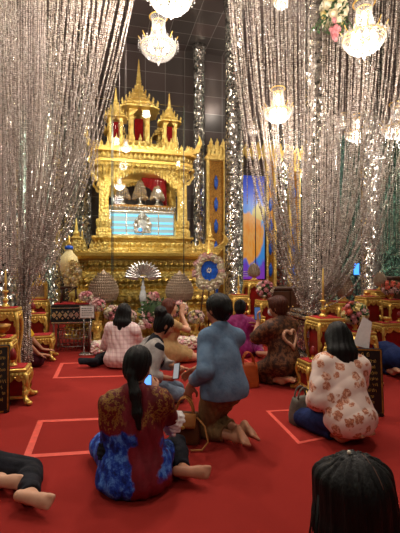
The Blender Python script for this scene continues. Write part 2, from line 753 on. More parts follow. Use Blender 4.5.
# ================================================================== bead curtains
def beads(strands, pitch, r, name, label, m='crystal_bead', jit=0.15):
    cs = []
    for s in strands:
        s = np.array(s)
        seg = np.linalg.norm(np.diff(s, axis=0), axis=1)
        L = np.concatenate([[0], np.cumsum(seg)])
        n = int(L[-1] / pitch)
        tt = (np.arange(n) + nrng.rand()) * pitch
        cs.append(np.stack([np.interp(tt, L, s[:, i]) for i in range(3)], 1))
    c = np.concatenate(cs)
    c += nrng.randn(*c.shape) * r * 0.12
    n = len(c)
    o = np.array([(1, 0, 0), (0, 1, 0), (-1, 0, 0), (0, -1, 0), (0, 0, 1.1), (0, 0, -1.1)])
    a = nrng.rand(n) * PI
    rr = r * (1 + jit * nrng.randn(n))
    ca, sa = np.cos(a), np.sin(a)
    vx = rr[:, None] * (o[None, :, 0] * ca[:, None] - o[None, :, 1] * sa[:, None])
    vy = rr[:, None] * (o[None, :, 0] * sa[:, None] + o[None, :, 1] * ca[:, None])
    vz = rr[:, None] * np.repeat(o[None, :, 2], n, 0)
    v = (np.stack([vx, vy, vz], 2) + c[:, None, :]).reshape(-1, 3)
    fs = np.array([(0, 1, 4), (1, 2, 4), (2, 3, 4), (3, 0, 4), (1, 0, 5), (2, 1, 5), (3, 2, 5), (0, 3, 5)])
    f = (fs[None] + 6 * np.arange(n)[:, None, None]).reshape(-1)
    me = bpy.data.meshes.new(name)
    me.vertices.add(len(v))
    me.vertices.foreach_set('co', v.astype(np.float32).ravel())
    me.loops.add(len(f))
    me.loops.foreach_set('vertex_index', f.astype(np.int32))
    me.polygons.add(len(f) // 3)
    me.polygons.foreach_set('loop_start', np.arange(0, len(f), 3, dtype=np.int32))
    me.update(calc_edges=True)
    me.materials.append(M[m])
    ob = link(name, me)
    tag(ob, label, 'bead curtain', None, 'stuff')
    print(name, n, 'beads')
    return ob


def bez(a, b, c, n=24):
    t = np.linspace(0, 1, n)[:, None]
    return (1 - t) ** 2 * a + 2 * t * (1 - t) * b + t ** 2 * c


def swag(px0, px1, n, Y0, Y1, tie, tail=None, ztop=6.9, bow=0.62, jt=0.07, tieh=0.25, low=0.0, side=0.12):
    """strands hung from a rail and gathered sideways at the tie; bow: how late a strand leaves the vertical"""
    out = []
    for i in range(n):
        u = (i + 0.5 + 0.7 * (rng.random() - 0.5)) / n
        Y = Y0 + (Y1 - Y0) * u + 0.10 * (rng.random() - 0.5)
        a = P(px0 + (px1 - px0) * u, 0, Y)
        a[2] = ztop
        c = np.array(tie) + np.array((nrng.randn() * jt, nrng.randn() * jt, (rng.random() - 0.5) * tieh - low * u))
        b = a * (1 - side) + c * side
        b[2] = a[2] + (c[2] - a[2]) * bow * (0.88 + 0.2 * rng.random())
        s = bez(a, b, c)
        if tail is not None and rng.random() < tail[1]:
            e = np.array((c[0] - 0.02 + nrng.randn() * 0.05, c[1] + nrng.randn() * 0.05, tail[0] + rng.random() * 0.3))
            s = np.concatenate([s, bez(c, (c * 0.7 + e * 0.3), e, 10)[1:]])
        out.append(s)
    return out


def straight(px0, px1, n, Y0, Y1, z0, z1=6.9):
    out = []
    for i in range(n):
        u = (i + 0.5 + 0.8 * (rng.random() - 0.5)) / n
        Y = Y0 + (Y1 - Y0) * u + 0.12 * (rng.random() - 0.5)
        a = P(px0 + (px1 - px0) * u, 0, Y)
        a[2] = z1
        b = a.copy()
        b[2] = z0 + 0.25 * rng.random()
        out.append(np.stack([a, b]))
    return out


# left curtain: gathered at a post beside the left altars
tieL = P(24, 292, 4.8)
beads(swag(-14, 166, 60, 4.5, 4.95, tieL, (0.02, 0.75), bow=0.80, jt=0.035, tieh=0.4, side=0.42) , 0.026, 0.0130,
      'bead_curtain', 'pink grey bead curtain swept to the left and gathered beside the left altars')
beads(straight(-8, 62, 30, 5.3, 5.9, 1.25) + straight(62, 100, 12, 5.9, 6.2, 2.6), 0.027, 0.0130,
      'bead_curtain', 'straight bead strands hanging behind the swept left curtain')
# right curtain: two swags gathered at the mosaic pillar
tieR = P(306, 297, 4.85)
tieR2 = P(316, 300, 4.85)
beads(swag(220, 318, 42, 4.9, 5.0, tieR, (0.75, 0.2), bow=0.86, side=0.10, jt=0.06, tieh=0.3), 0.027, 0.0130,
      'bead_curtain', 'bead curtain swept right from the hall middle to the silver pedestal')
beads(swag(432, 322, 42, 4.7, 5.0, tieR2, (0.75, 0.2), bow=0.93, side=0.06, jt=0.06, tieh=0.3), 0.027, 0.0130,
      'bead_curtain', 'bead curtain swept left from the right edge to the silver pedestal')
beads(straight(240, 300, 12, 6.6, 6.7, 2.3) + straight(345, 404, 20, 6.3, 6.6, 1.5), 0.03, 0.0130,
      'bead_curtain', 'straight bead strands hanging behind the two right swags')
# woven sheath of beads round the right pillar
sh = []
for i in range(46):
    a = 2 * PI * i / 46
    p = P(321, 0, 5.62)
    r = 0.25
    top = np.array((p[0] + r * math.cos(a), p[1] + r * math.sin(a), 2.7 + 0.9 * rng.random()))
    bot = np.array((p[0] + 0.255 * math.cos(a), p[1] + 0.255 * math.sin(a), 0.95))
    sh.append(np.stack([top, bot]))
beads(sh, 0.027, 0.012, 'bead_curtain', 'sheath of pink beads round the lower right pillar', 'rose_bead')
beads(straight(-8, 46, 30, 5.02, 5.2, 1.15), 0.027, 0.0125, 'bead_curtain', 'pale pink bead strands hanging straight at the left edge behind the altars', 'rose_bead')


# ================================================================== chandeliers
def chandelier_proto(bright, label, loc, scale=1.0, n_bulb=9, power=60, chain=True):
    """crystal chandelier; origin at the rim of its bowl, 0.6 m across"""
    t = thing('crystal_chandelier', label, 'chandelier', loc, rng.random(), 'crystal chandeliers over the hall')
    # frame: crown, rim, scroll arms
    mb = MB()
    for r, z in ((0.295, 0.0), (0.10, 0.42), (0.15, 0.5)):
        mb.tube([(r * math.cos(2 * PI * i / 28), r * math.sin(2 * PI * i / 28), z) for i in range(29)], 0.011, 5)
    for i in range(12):
        a = 2 * PI * i / 12
        pts = []
        for k in range(9):
            u = k / 8
            rr = 0.1 + 0.24 * u + 0.02 * math.sin(u * PI)
            pts.append((rr * math.cos(a), rr * math.sin(a), 0.1 - 0.1 * math.sin(u * PI * 0.9) + 0.06 * u))
        mb.tube(pts, 0.006, 5)
    mb.tube([(0, 0, 0.5), (0, 0, -0.24)], 0.008, 6)
    mb.build('frame', 'gold_smooth', t)
    # stem of hanging prisms, narrow in the middle
    pts, rad = [], []
    for k in range(18):
        z = 0.08 + 0.42 * k / 17
        r = 0.095 + 0.075 * (1 - k / 17) ** 2.2 + 0.035 * (k / 17) ** 5
        n = 20
        for i in range(n):
            a = 2 * PI * (i + 0.5 * (k % 2)) / n
            pts.append((r * math.cos(a), r * math.sin(a), z))
            rad.append(0.0125)
    s = MB().octas(pts, rad).build('crystal_stem', 'crystal_clear', t)
    s['kind'] = 'stuff'
    pts, rad = [], []
    for k in range(13):
        u = k / 12
        r = 0.30 * math.cos(u * PI / 2) ** 0.8
        z = 0.02 - 0.23 * math.sin(u * PI / 2) ** 1.25
        n = max(5, int(2 * PI * r / 0.034))
        for i in range(n):
            a = 2 * PI * (i + 0.5 * (k % 2)) / n
            pts.append((r * math.cos(a), r * math.sin(a), z))
            rad.append(0.0145 if rng.random() < 0.8 else 0.019)
    for i in range(24):
        a = 2 * PI * i / 24
        for q in range(3):
            pts.append((0.335 * math.cos(a), 0.335 * math.sin(a), 0.05 - 0.035 * q))
            rad.append(0.013)
    b = MB().octas(pts, rad).build('crystal_bowl', 'crystal_clear', t)
    b['kind'] = 'stuff'
    MB().lathe([(0.002, -0.32), (0.018, -0.29), (0.022, -0.265), (0.008, -0.24), (0.004, -0.225)], seg=10).build('finial', 'crystal_clear', t)
    bulb = MB().lathe([(0.004, -0.05), (0.026, -0.035), (0.036, 0.0), (0.024, 0.04), (0.004, 0.07)], seg=10).mesh('bulb')
    bulb.materials.append(M[bright])
    for i in range(n_bulb):
        a = 2 * PI * i / n_bulb
        link('bulb', bulb, t, (0.15 * math.cos(a), 0.15 * math.sin(a), -0.02))
    link('bulb', bulb, t, (0, 0, 0.2))
    link('bulb', bulb, t, (0, 0, 0.33))
    # suspension rod to the ceiling
    if chain:
        zc = (CEIL - loc[2]) / scale
        MB().tube([(0, 0, 0.5), (0, 0, zc)], 0.008, 6).build('rod', 'wire', t)
    if power:
        L = bpy.data.lights.new('lamp', 'POINT')
        L.energy = power
        L.color = (1.0, 0.90, 0.79)
        L.shadow_soft_size = 0.09
        lo = bpy.data.objects.new('lamp', L)
        C.objects.link(lo)
        lo.parent = t
        lo.location = (0, 0, -0.42)
    t.scale = (scale,) * 3
    return t


KL = 1.4
chand = []
c0 = chandelier_proto('bulb', 'brilliant crystal chandelier cut by the top edge above the shrine spire', P(171, -4, 5.5), 1.05, power=130 * KL)
chandelier_proto('bulb', 'brilliant crystal chandelier right of the hanging bouquet', P(364, 38, 4.2), 0.75, power=34 * KL)
chandelier_proto('bulb_soft', 'dimmer crystal chandelier hanging just above the shrine spire', P(158.5, 47, 6.5), 1.0, power=2 * KL)
chandelier_proto('bulb', 'small crystal chandelier hanging before the right bead strands', P(278, 112, 4.6), 0.55, power=16 * KL)
chandelier_proto('bulb_soft', 'small far chandelier left of the one before the right strands', P(254, 132, 10.0), 0.5, power=0)
chandelier_proto('bulb_soft', 'small far chandelier lower right of the one before the right strands', P(288, 157, 9.8), 0.48, power=0)
chandelier_proto('bulb', 'small chandelier at the top edge left of the hanging bouquet', P(282, 2, 8.4), 0.6, power=30 * KL)
chandelier_proto('bulb_soft', 'crystal chandelier cut by the right edge of the frame', P(397, 128, 6.98), 0.87, power=100 * KL)
chandelier_proto('bulb_soft', 'faint far chandelier between the pillar and the right edge', P(343, 124, 9.5), 0.5, power=0)
chandelier_proto('bulb_soft', 'slim crystal drop hanging in front of the shrine roof left', P(126, 148, 6.6), 0.28, power=22, chain=True)
chandelier_proto('bulb_soft', 'slim crystal drop hanging in front of the shrine pillar', P(119.5, 186, 6.6), 0.28, power=22, chain=True)
# more chandeliers added to light the scene, nearly all out of frame
for i, (x, y, pw) in enumerate(((-1.9, 2.6, 74), (2.2, 2.6, 88), (0.3, 4.3, 92), (-2.2, -1.6, 70), (2.2, -1.8, 70), (-3.4, 6.4, 130), (6.6, 9.0, 170), (-2.6, 8.9, 160))):
    p = room(x, y, 4.9)
    lab = ['above the left front altar', 'above the kneeling women', 'high over the middle of the carpet', 'behind the photographer on the left', 'behind the photographer on the right', 'outside the left edge', 'in the far right corner', 'in the far left corner'][i]
    chandelier_proto('bulb', 'added crystal chandelier ' + lab, tuple(p), 1.0, power=pw * KL)
# ================================================================== golden shrine
def plan(hw, hd, step, n=2):
    """rectangle with stepped (redented) corners, counter-clockwise"""
    q = []
    for k in range(n + 1):
        q.append((hw - step * (n - k), hd - step * k))     # filled in below
    pts = []
    # right-top corner going counter-clockwise
    c = []
    for k in range(n):
        c.append((hw - step * k, hd - step * (n - k)))
        c.append((hw - step * (k + 1), hd - step * (n - k)))
    c.append((hw - step * n, hd))
    c[-1] = (hw - step * n, hd)
    # sanitise: staircase from (hw, hd-n*step) to (hw-n*step, hd)
    c = []
    x, y = hw, hd - n * step
    c.append((x, y))
    for k in range(n):
        x -= step
        c.append((x, y))
        y += step
        c.append((x, y))
    pts += c
    pts += [(-px, py) for px, py in reversed(c)]
    pts += [(-px, -py) for px, py in c]
    pts += [(px, -py) for px, py in reversed(c)]
    return pts


def moulding(mb, prof, ratio=1.0, step=0.07, c=(0, 0), mi=0):
    """prof: (half width, z); depth = half width * ratio"""
    rs = []
    for hw, z in prof:
        s = min(step, hw * 0.22)
        rs.append([(c[0] + x, c[1] + y, z) for x, y in plan(hw, hw * ratio, s)])
    mb.rings(rs, mi, smooth=False)
    return mb


def petal(mb, base, out, up, w, h, th, mi=0):
    """one gilded lotus petal leaning outwards: base point, outward direction, height"""
    base, out, up = np.array(base, float), nrm(out), nrm(up)
    side = np.cross(up, out)
    vs = []
    rows = [(0.0, 0.8, 0.0), (0.35, 1.0, 0.55), (0.7, 0.72, 0.8), (1.0, 0.04, 0.35)]
    for (u, ww, o) in rows:
        for sx in (-1, 0, 1):
            vs.append(base + up * h * u + side * sx * w / 2 * ww + out * th * (o + (0.5 if sx == 0 else 0)))
    fs = []
    for r in range(3):
        for s in range(2):
            a = 3 * r + s
            fs.append((a, a + 1, a + 4, a + 3))
    mb.add(vs, fs, mi)


def petal_row(mb, hw, hd, z, w, h, th, step=0.07, up=1, c=(0, 0), mi=0):
    pts = plan(hw, hd, min(step, hw * 0.22))
    n = len(pts)
    for i in range(n):
        a, b = np.array(pts[i]), np.array(pts[(i + 1) % n])
        L = np.linalg.norm(b - a)
        d = (b - a) / L
        out = np.array((d[1], -d[0], 0.0))
        k = max(1, int(round(L / w)))
        for j in range(k):
            q = a + (b - a) * (j + 0.5) / k
            petal(mb, (c[0] + q[0], c[1] + q[1], z), out, (0, 0, up), L / k, h, th, mi)


def flame(mb, base, out, h, w, th=0.02, curl=0.35, mi=0):
    """curled flame finial (kranok)"""
    base, out = np.array(base, float), nrm(out)
    L, Rr = [], []
    for k in range(9):
        u = k / 8
        cx = curl * h * math.sin(u * 2.6) * (0.4 + 0.6 * u)
        ww = w * (1 - u) ** 0.8 * (1 + 0.25 * math.sin(u * 14))
        L.append((cx - ww / 2, h * u))
        Rr.append((cx + ww / 2, h * u))
    mb.prism(L + Rr[::-1], base, out, (0, 0, 1), th, mi)


def spire(mb, c, hw, z0, z1, tiers=4, mi=0):
    """stepped pyramid roof drawn out into a needle"""
    H = z1 - z0
    prof = []
    for k in range(tiers):
        u = k / tiers
        w0 = hw * (1 - u) ** 1.35 + hw * 0.10
        za = z0 + H * 0.5 * u
        zb = z0 + H * 0.5 * (k + 1) / tiers
        prof += [(w0 * 1.12, za), (w0 * 1.12, za + (zb - za) * 0.22), (w0 * 0.82, za + (zb - za) * 0.45), (w0 * 0.72, zb)]
    moulding(mb, prof, 1.0, hw * 0.16, c, mi)
    for k in range(tiers):
        u = k / tiers
        w0 = (hw * (1 - u) ** 1.35 + hw * 0.10) * 1.1
        za = z0 + H * 0.5 * u + (H * 0.5 / tiers) * 0.2
        for sx, sy in ((1, 0), (-1, 0), (0, 1), (0, -1)):
            flame(mb, (c[0] + sx * w0, c[1] + sy * w0, za), (-sx, -sy, 0), hw * 0.42 * (1 - 0.5 * u), hw * 0.3 * (1 - 0.5 * u), 0.02, 0.15, mi)
        for sx in (-1, 1):
            for sy in (-1, 1):
                flame(mb, (c[0] + sx * w0 * 0.86, c[1] + sy * w0 * 0.86, za), (sx, sy, 0), hw * 0.4 * (1 - 0.5 * u), hw * 0.22 * (1 - 0.5 * u), 0.02, 0.3, mi)
    r0 = hw * 0.15
    zb = z0 + H * 0.5
    pr = []
    for k in range(10):
        u = k / 10
        r = r0 * (1 - u) ** 1.2 + 0.008
        pr += [(r * 1.25, zb + H * 0.5 * u), (r * 0.8, zb + H * 0.5 * (u + 0.05))]
    pr.append((0.003, z1))
    mb.lathe(pr, (c[0], c[1], 0), 12, mi)


def build_shrine():
    loc = P(141, 266.5, 8.55)
    S = thing('golden_shrine', 'tall golden spired shrine on a stepped ornate base behind the flowers', 'shrine', (loc[0], loc[1], 0), YAW)
    RT = 0.8                         # depth / width
    # stepped base
    def tier(name, hw, z0, z1, pet=0.12):
        mb = MB()
        H = z1 - z0
        moulding(mb, [(hw, z0), (hw, z0 + H * .16), (hw * .955, z0 + H * .24), (hw * .93, z0 + H * .42), (hw * .93, z0 + H * .6), (hw * .96, z0 + H * .74), (hw * 1.0, z0 + H * .82), (hw * 1.0, z1)], RT)
        o = mb.build(name, 'gold', S)
        m2 = MB()
        petal_row(m2, hw * .965, hw * .965 * RT + 0.012, z0 + H * .17, pet, H * .32, 0.055)
        petal_row(m2, hw * .965, hw * .965 * RT + 0.012, z0 + H * .82, pet, H * .3, 0.055, up=-1)
        m2.build('lotus_petals', 'gold_smooth', o)
        return o
    tier('base_tier', 1.5, 0.0, 0.5, 0.15)
    tier('base_tier', 1.43, 0.5, 0.92, 0.14)
    tier('base_tier', 1.35, 0.92, 1.3, 0.12)
    tier('base_tier', 1.28, 1.3, 1.62, 0.11)
    # terrace with a balustrade and corner flames
    tr = MB()
    moulding(tr, [(1.38, 1.62), (1.46, 1.68), (1.46, 1.74), (1.3, 1.76)], RT)
    terr = tr.build('terrace', 'gold_smooth', S)
    bal = MB()
    pts = plan(1.38, 1.38 * RT, 0.07)
    for i in range(len(pts)):
        a, b = np.array(pts[i]), np.array(pts[(i + 1) % len(pts)])
        L = np.linalg.norm(b - a)
        d3 = np.array(((b - a)[0] / L, (b - a)[1] / L, 0))
        # keep the stair opening of the front clear
        k = max(1, int(L / 0.13))
        for j in range(k):
            q = a + (b - a) * (j + 0.5) / k
            if q[1] < -0.9 * 1.38 * RT and abs(q[0]) < 0.72:
                continue
            flame(bal, (q[0], q[1], 1.745), d3, 0.26, 0.12, 0.03, 0.12)
    bal.build('balustrade', 'gold', S)
    for sx in (-1, 1):
        for sy in (-1, 1):
            m = MB()
            moulding(m, [(0.075, 1.74), (0.075, 2.0), (0.1, 2.03), (0.06, 2.08)], 1, 0.015, (sx * 1.30, sy * 1.30 * RT))
            m.lathe([(0.05, 2.08), (0.065, 2.13), (0.03, 2.18), (0.03, 2.2), (0.004, 2.36)], (sx * 1.30, sy * 1.30 * RT, 0), 12)
            for q in range(3):
                flame(m, (sx * (1.36 + 0.05 * q), sy * 1.3 * RT, 1.70 + 0.07 * q), (sx, 0, 0), 0.5 - 0.08 * q, 0.17, 0.05, 0.7)
            m.build('corner_finial', 'gold', S)
    # platform of the pavilion
    pl = MB()
    moulding(pl, [(1.05, 1.76), (1.05, 1.86), (0.98, 1.9), (0.95, 1.98), (0.98, 2.04), (1.04, 2.08), (1.04, 2.12), (0.94, 2.14)], RT)
    petal_row(pl, 0.99, 0.99 * RT + 0.01, 1.87, 0.1, 0.12, 0.04)
    pl.build('platform', 'gold', S)
    # inner glass altar, lit cyan
    al = MB()
    al.box((0, 0, 2.36), (1.36, 0.7, 0.44), bev=0.015)
    ob = al.build('altar_block', 'pale_glass', S)
    for z in (2.2, 2.29, 2.38, 2.5):
        MB().box((0, -0.352, z), (1.32, 0.012, 0.035)).build('light_strip', 'cyan_light', ob)
    fr = MB()
    for z in (2.16, 2.57):
        fr.box((0, 0, z), (1.42, 0.76, 0.045), bev=0.01)
    for k in range(5):
        fr.box((-0.68 + 0.34 * k, -0.355, 2.36), (0.022, 0.02, 0.4))
    petal_row(fr, 0.71, 0.38, 2.59, 0.07, 0.1, 0.02, 0.02)
    fr.prism([(-.17, 2.2), (.17, 2.2), (.2, 2.36), (.09, 2.5), (0, 2.58), (-.09, 2.5), (-.2, 2.36)], (0, -.372, 0), (1, 0, 0), (0, 0, 1), .03)
    for q in range(9):
        petal(fr, (.1 * math.cos(q * .7), -.388, 2.36 + .08 * math.sin(q * .7)), (0, -1, 0), (math.cos(q * .7), 0, math.sin(q * .7)), .07, .09, .02)
    fr.build('altar_frame', 'silver', ob)
    li = MB().lathe([(0.003, -0.03), (0.03, -0.02), (0.04, 0), (0.03, 0.02), (0.003, 0.03)], (0, 0, 0), 12).build('spotlight', 'blue_light', ob, (-0.06, -0.42, 2.26))
    MB().box((0, 0, 2.66), (1.36, 0.62, 0.09), bev=0.02).box((0, 0.02, 2.72), (1.2, 0.5, 0.05), bev=0.01).build('altar_top', 'gold_old', S)
    # pillars
    for sx in (-1, 1):
        for sy in (-1, 1):
            m = MB()
            c = (sx * 0.80, sy * 0.80 * RT)
            moulding(m, [(0.15, 2.12), (0.15, 2.22), (0.115, 2.27), (0.098, 2.42), (0.088, 3.3), (0.10, 3.42), (0.13, 3.5), (0.15, 3.54), (0.15, 3.62)], 1, 0.022, c)
            petal_row(m, 0.115, 0.115, 2.24, 0.06, 0.16, 0.03, 0.02, c=c)
            petal_row(m, 0.125, 0.125, 3.5, 0.06, 0.17, 0.03, 0.02, up=-1, c=c)
            for a in range(4):
                ox, oy = ((1, 0), (-1, 0), (0, 1), (0, -1))[a]
                flame(m, (c[0] + ox * 0.1, c[1] + oy * 0.1, 3.2), (ox, oy, 0), 0.34, 0.1, 0.025, 0.5)
            m.build('pillar', 'gold', S)
    # scalloped arches between the pillars
    def arch(c, ux, half, z1, th):
        pts = [(half, 0.42), (-half, 0.42)]
        lower = []
        n = 44
        for i in range(n + 1):
            u = -1 + 2 * i / n
            curve = -0.52 * abs(u) ** 2.2 + 0.24 + 0.035 * abs(math.sin(u * PI * 3.5))
            if abs(u) > 0.97:
                curve = -0.62
            lower.append((u * half, curve))
        m = MB()
        m.prism(pts[::-1] + lower[::-1], c, ux, (0, 0, 1), th)
        for i in range(0, n, 2):
            u = -1 + 2 * (i + 1) / n
            if abs(u) > 0.95:
                continue
            z = -0.52 * abs(u) ** 2.2 + 0.24
            nrmv = np.cross(np.array(ux, float), (0, 0, 1))
            petal(m, np.array(c) + np.array(ux) * u * half + np.array((0, 0, z + 0.06)) + nrmv * th * 0.4, nrmv, (0, 0, -1), 0.075, 0.14, 0.03)
        return m
    for sy in (-1, 1):
        arch((0, sy * 0.80 * RT, 3.28), (1, 0, 0) if sy < 0 else (-1, 0, 0), 0.72, 0, 0.06).build('arch', 'gold', S)
    for sx in (-1, 1):
        arch((sx * 0.80, 0, 3.28), (0, 1, 0) if sx > 0 else (0, -1, 0), 0.55, 0, 0.06).build('arch', 'gold', S)
    # red drape tied up inside, right
    dr = MB()
    n = 16
    rows = []
    for r in range(9):
        u = r / 8
        row = []
        for i in range(n + 1):
            v = i / n
            row.append((0.05 + 0.58 * v, 0.34 + 0.03 * math.sin(v * 26 + u * 3), 3.6 - (0.2 + 0.62 * v ** 1.6) * u))
        rows.append(row)
    b2 = [[(x, y + 0.02, z) for x, y, z in r] for r in rows]
    dr.rings([rows[k] + b2[k][::-1] for k in range(9)], 0, True)
    dr.build('drape', 'red_velvet', S)
    # cornice
    co = MB()
    moulding(co, [(0.98, 3.6), (1.02, 3.64), (1.02, 3.7), (0.93, 3.73), (0.95, 3.8), (1.09, 3.86), (1.09, 3.93), (0.9, 3.97), (0.9, 4.0)], RT)
    cob = co.build('cornice', 'gold_smooth', S)
    m2 = MB()
    petal_row(m2, 1.0, 1.0 * RT + .01, 3.72, 0.09, 0.12, 0.04)
    petal_row(m2, 1.04, 1.04 * RT + .01, 3.61, 0.09, 0.1, 0.03, up=-1)
    pts = plan(1.06, 1.06 * RT, 0.07)
    for i in range(len(pts)):
        a, b = np.array(pts[i]), np.array(pts[(i + 1) % len(pts)])
        L = np.linalg.norm(b - a)
        d3 = np.array(((b - a)[0] / L, (b - a)[1] / L, 0))
        for j in range(max(1, int(L / 0.12))):
            q = a + (b - a) * (j + 0.5) / max(1, int(L / 0.12))
            flame(m2, (q[0], q[1], 3.93), d3, 0.15, 0.11, 0.025, 0.1)
    for sx in (-1, 1):
        for sy in (-1, 1):
            flame(m2, (sx * 1.04, sy * 1.04 * RT, 3.92), (sx, sy * RT, 0), 0.36, 0.16, 0.03, 0.4)
    m2.build('crest', 'gold', cob)
    rf = MB()
    moulding(rf, [(0.86, 4.0), (0.86, 4.05), (0.66, 4.1), (0.62, 4.17)], RT)
    rf.build('roof_deck', 'gold_smooth', S)

    def kiosk(name, c, hb, z0, z1, hr, zt, tiers):
        m = MB()
        moulding(m, [(hb * 1.35, z0), (hb * 1.35, z0 + .05), (hb * 1.15, z0 + .08), (hb * 1.1, z0 + .14)], 1, .03, c)
        H = z1 - z0
        for sx in (-1, 1):
            for sy in (-1, 1):
                moulding(m, [(hb * .22, z0 + .1), (hb * .22, z1 - .02)], 1, .01, (c[0] + sx * hb * .82, c[1] + sy * hb * .82))
        for sx, sy in ((0, -1), (1, 0), (-1, 0), (0, 1)):
            # pointed arch heads of the four openings
            ux = (abs(sy), abs(sx), 0)
            pl_ = [(-hb, 0), (-hb, -.2 * H - 0.02)] + [(hb * (-.75 + 1.5 * i / 8), -.2 * H * abs(-1 + 2 * i / 8) ** 1.5) for i in range(9)] + [(hb, -.2 * H - 0.02), (hb, 0)]
            m.prism(pl_, (c[0] + sx * hb, c[1] + sy * hb, z1), ux, (0, 0, 1), 0.03)
            for q in (-1, 0, 1):
                flame(m, (c[0] + sx * hb * 1.25 + abs(sy) * q * hb * .7, c[1] + sy * hb * 1.25 + abs(sx) * q * hb * .7, z0 + 0.06), ux, 0.2 * H + 0.05, hb * .5, 0.02, 0.1)
        o = m.build(name, 'gold', S)
        MB().box((c[0], c[1], z0 + .12 + H * .32), (hb * .85, hb * .85, H * .64)).build('red_core', 'red_dark', o)
        sp = MB()
        spire(sp, c, hr, z1 - 0.01, zt, tiers)
        sp.build('spire', 'gold', o)
    kiosk('pavilion', (-0.05, 0), 0.21, 4.14, 4.86, 0.34, 6.05, 5)
    for sx in (-1, 1):
        for sy in (-1, 1):
            kiosk('side_pavilion', (sx * 0.56, sy * 0.56 * RT), 0.13, 4.06, 4.56, 0.19, 5.16, 4)
    # lamps of the shrine
    for (x, y, z, e, col) in ((-0.3, -0.45, 3.2, 5, (1, .92, .8)), (0.3, -0.35, 3.25, 4, (1, .92, .8))):
        L = bpy.data.lights.new('lamp', 'POINT')
        L.energy = e * 1.6
        L.color = col
        L.shadow_soft_size = 0.06
        lo = bpy.data.objects.new('lamp', L)
        C.objects.link(lo)
        lo.parent = S
        lo.location = (x, y, z)
    return S


shrine = build_shrine()


# settle the tiers to their true heights
ZA = (0, 1.62, 2.14, 2.58, 2.66, 3.62, 4.0, 4.14, 4.86, 6.05, 9)
ZB = (0, 1.50, 1.98, 2.53, 2.61, 3.42, 3.76, 3.90, 4.76, 5.95, 9)
_seen = set()
for _o in shrine.children_recursive:
    if _o.type == 'MESH' and _o.data.name not in _seen:
        _seen.add(_o.data.name)
        _oz = _o.location[2]
        for _v in _o.data.vertices:
            _v.co.z = float(np.interp(_v.co.z + _oz, ZA, ZB)) - float(np.interp(_oz, ZA, ZB))
        _o.location[2] = float(np.interp(_oz, ZA, ZB))


def in_shrine(x, y, z):
    m = Matrix.Translation(shrine.location) @ Matrix.Rotation(YAW, 4, 'Z')
    return tuple(m @ Vector((x, y, z)))


# silver ornamental trees standing on the inner altar
def silver_tree(x, h, label):
    t = thing('silver_ornament', label, 'ornament', in_shrine(x, 0.0, float(np.interp(2.745, ZA, ZB)) + 0.003), YAW, 'silver ornaments inside the shrine')
    MB().lathe([(0.10, 0), (0.11, 0.03), (0.05, 0.06), (0.03, 0.12), (0.06, 0.16), (0.02, 0.2)], seg=16).build('foot', 'silver', t)
    pts, rad = [], []
    for k in range(9):
        z = 0.16 + (h - 0.2) * k / 9
        r = 0.15 * (1 - (k / 9)) ** 0.7 + 0.015
        n = max(5, int(2 * PI * r / 0.045))
        for i in range(n):
            a = 2 * PI * (i + 0.5 * (k % 2)) / n
            pts.append((r * math.cos(a), r * math.sin(a), z + 0.02 * rng.random()))
            rad.append(0.025)
    m = MB().octas(pts, rad)
    m.lathe([(0.04, 0.15), (0.02, h - 0.1), (0.002, h)], seg=8)
    m.build('beaded_crown', 'silver', t)


silver_tree(-0.4, 0.5, 'silver beaded ornament at the left inside the shrine')
silver_tree(-0.02, 0.62, 'tallest silver beaded ornament at the middle inside the shrine')
silver_tree(0.36, 0.5, 'silver beaded ornament at the right inside the shrine under the red drape')


# ================================================================== glass screen before the shrine
def glass(px0, px1, Y0, Y1, z1, label):
    a, b = P(px0, 266.5, Y0), P(px1, 266.5, Y1)
    w = np.linalg.norm(b - a)
    rz = math.atan2(b[1] - a[1], b[0] - a[0])
    t = thing('glass_pane', label, 'glass pane', ((a[0] + b[0]) / 2, (a[1] + b[1]) / 2, 0), rz, 'glass panes before the shrine')
    MB().box((0, 0, z1 / 2 + 0.03), (w - 0.03, 0.012, z1 - 0.02)).build('pane', 'glass_pane', t)
    for s in (-1, 1):
        MB().box((s * (w / 2 - 0.009), 0, z1 / 2), (0.014, 0.02, z1)).build('edge_strip', 'glass_edge', t)


# a run of panes parallel to the shrine front
g0 = P(112.5, 266.5, 6.9)
for i, (s0, s1, lab) in enumerate(((-1.32, -0.005, 'clear glass pane left of the shrine behind the white urn'), (0.0, 1.31, 'clear glass pane across the middle of the shrine'))):
    a = g0 + ex * s0
    b = g0 + ex * s1
    w = s1 - s0
    t = thing('glass_pane', lab, 'glass pane', tuple((a + b) / 2 * np.array((1, 1, 0))), YAW, 'glass panes before the shrine')
    z1 = 4.35
    MB().box((0, 0, z1 / 2), (w - 0.03, 0.012, z1 - 0.02)).build('pane', 'glass_pane', t)
    for s in (-1, 1):
        MB().box((s * (w / 2 - 0.008), 0, z1 / 2), (0.014, 0.02, z1)).build('edge_strip', 'glass_edge', t)


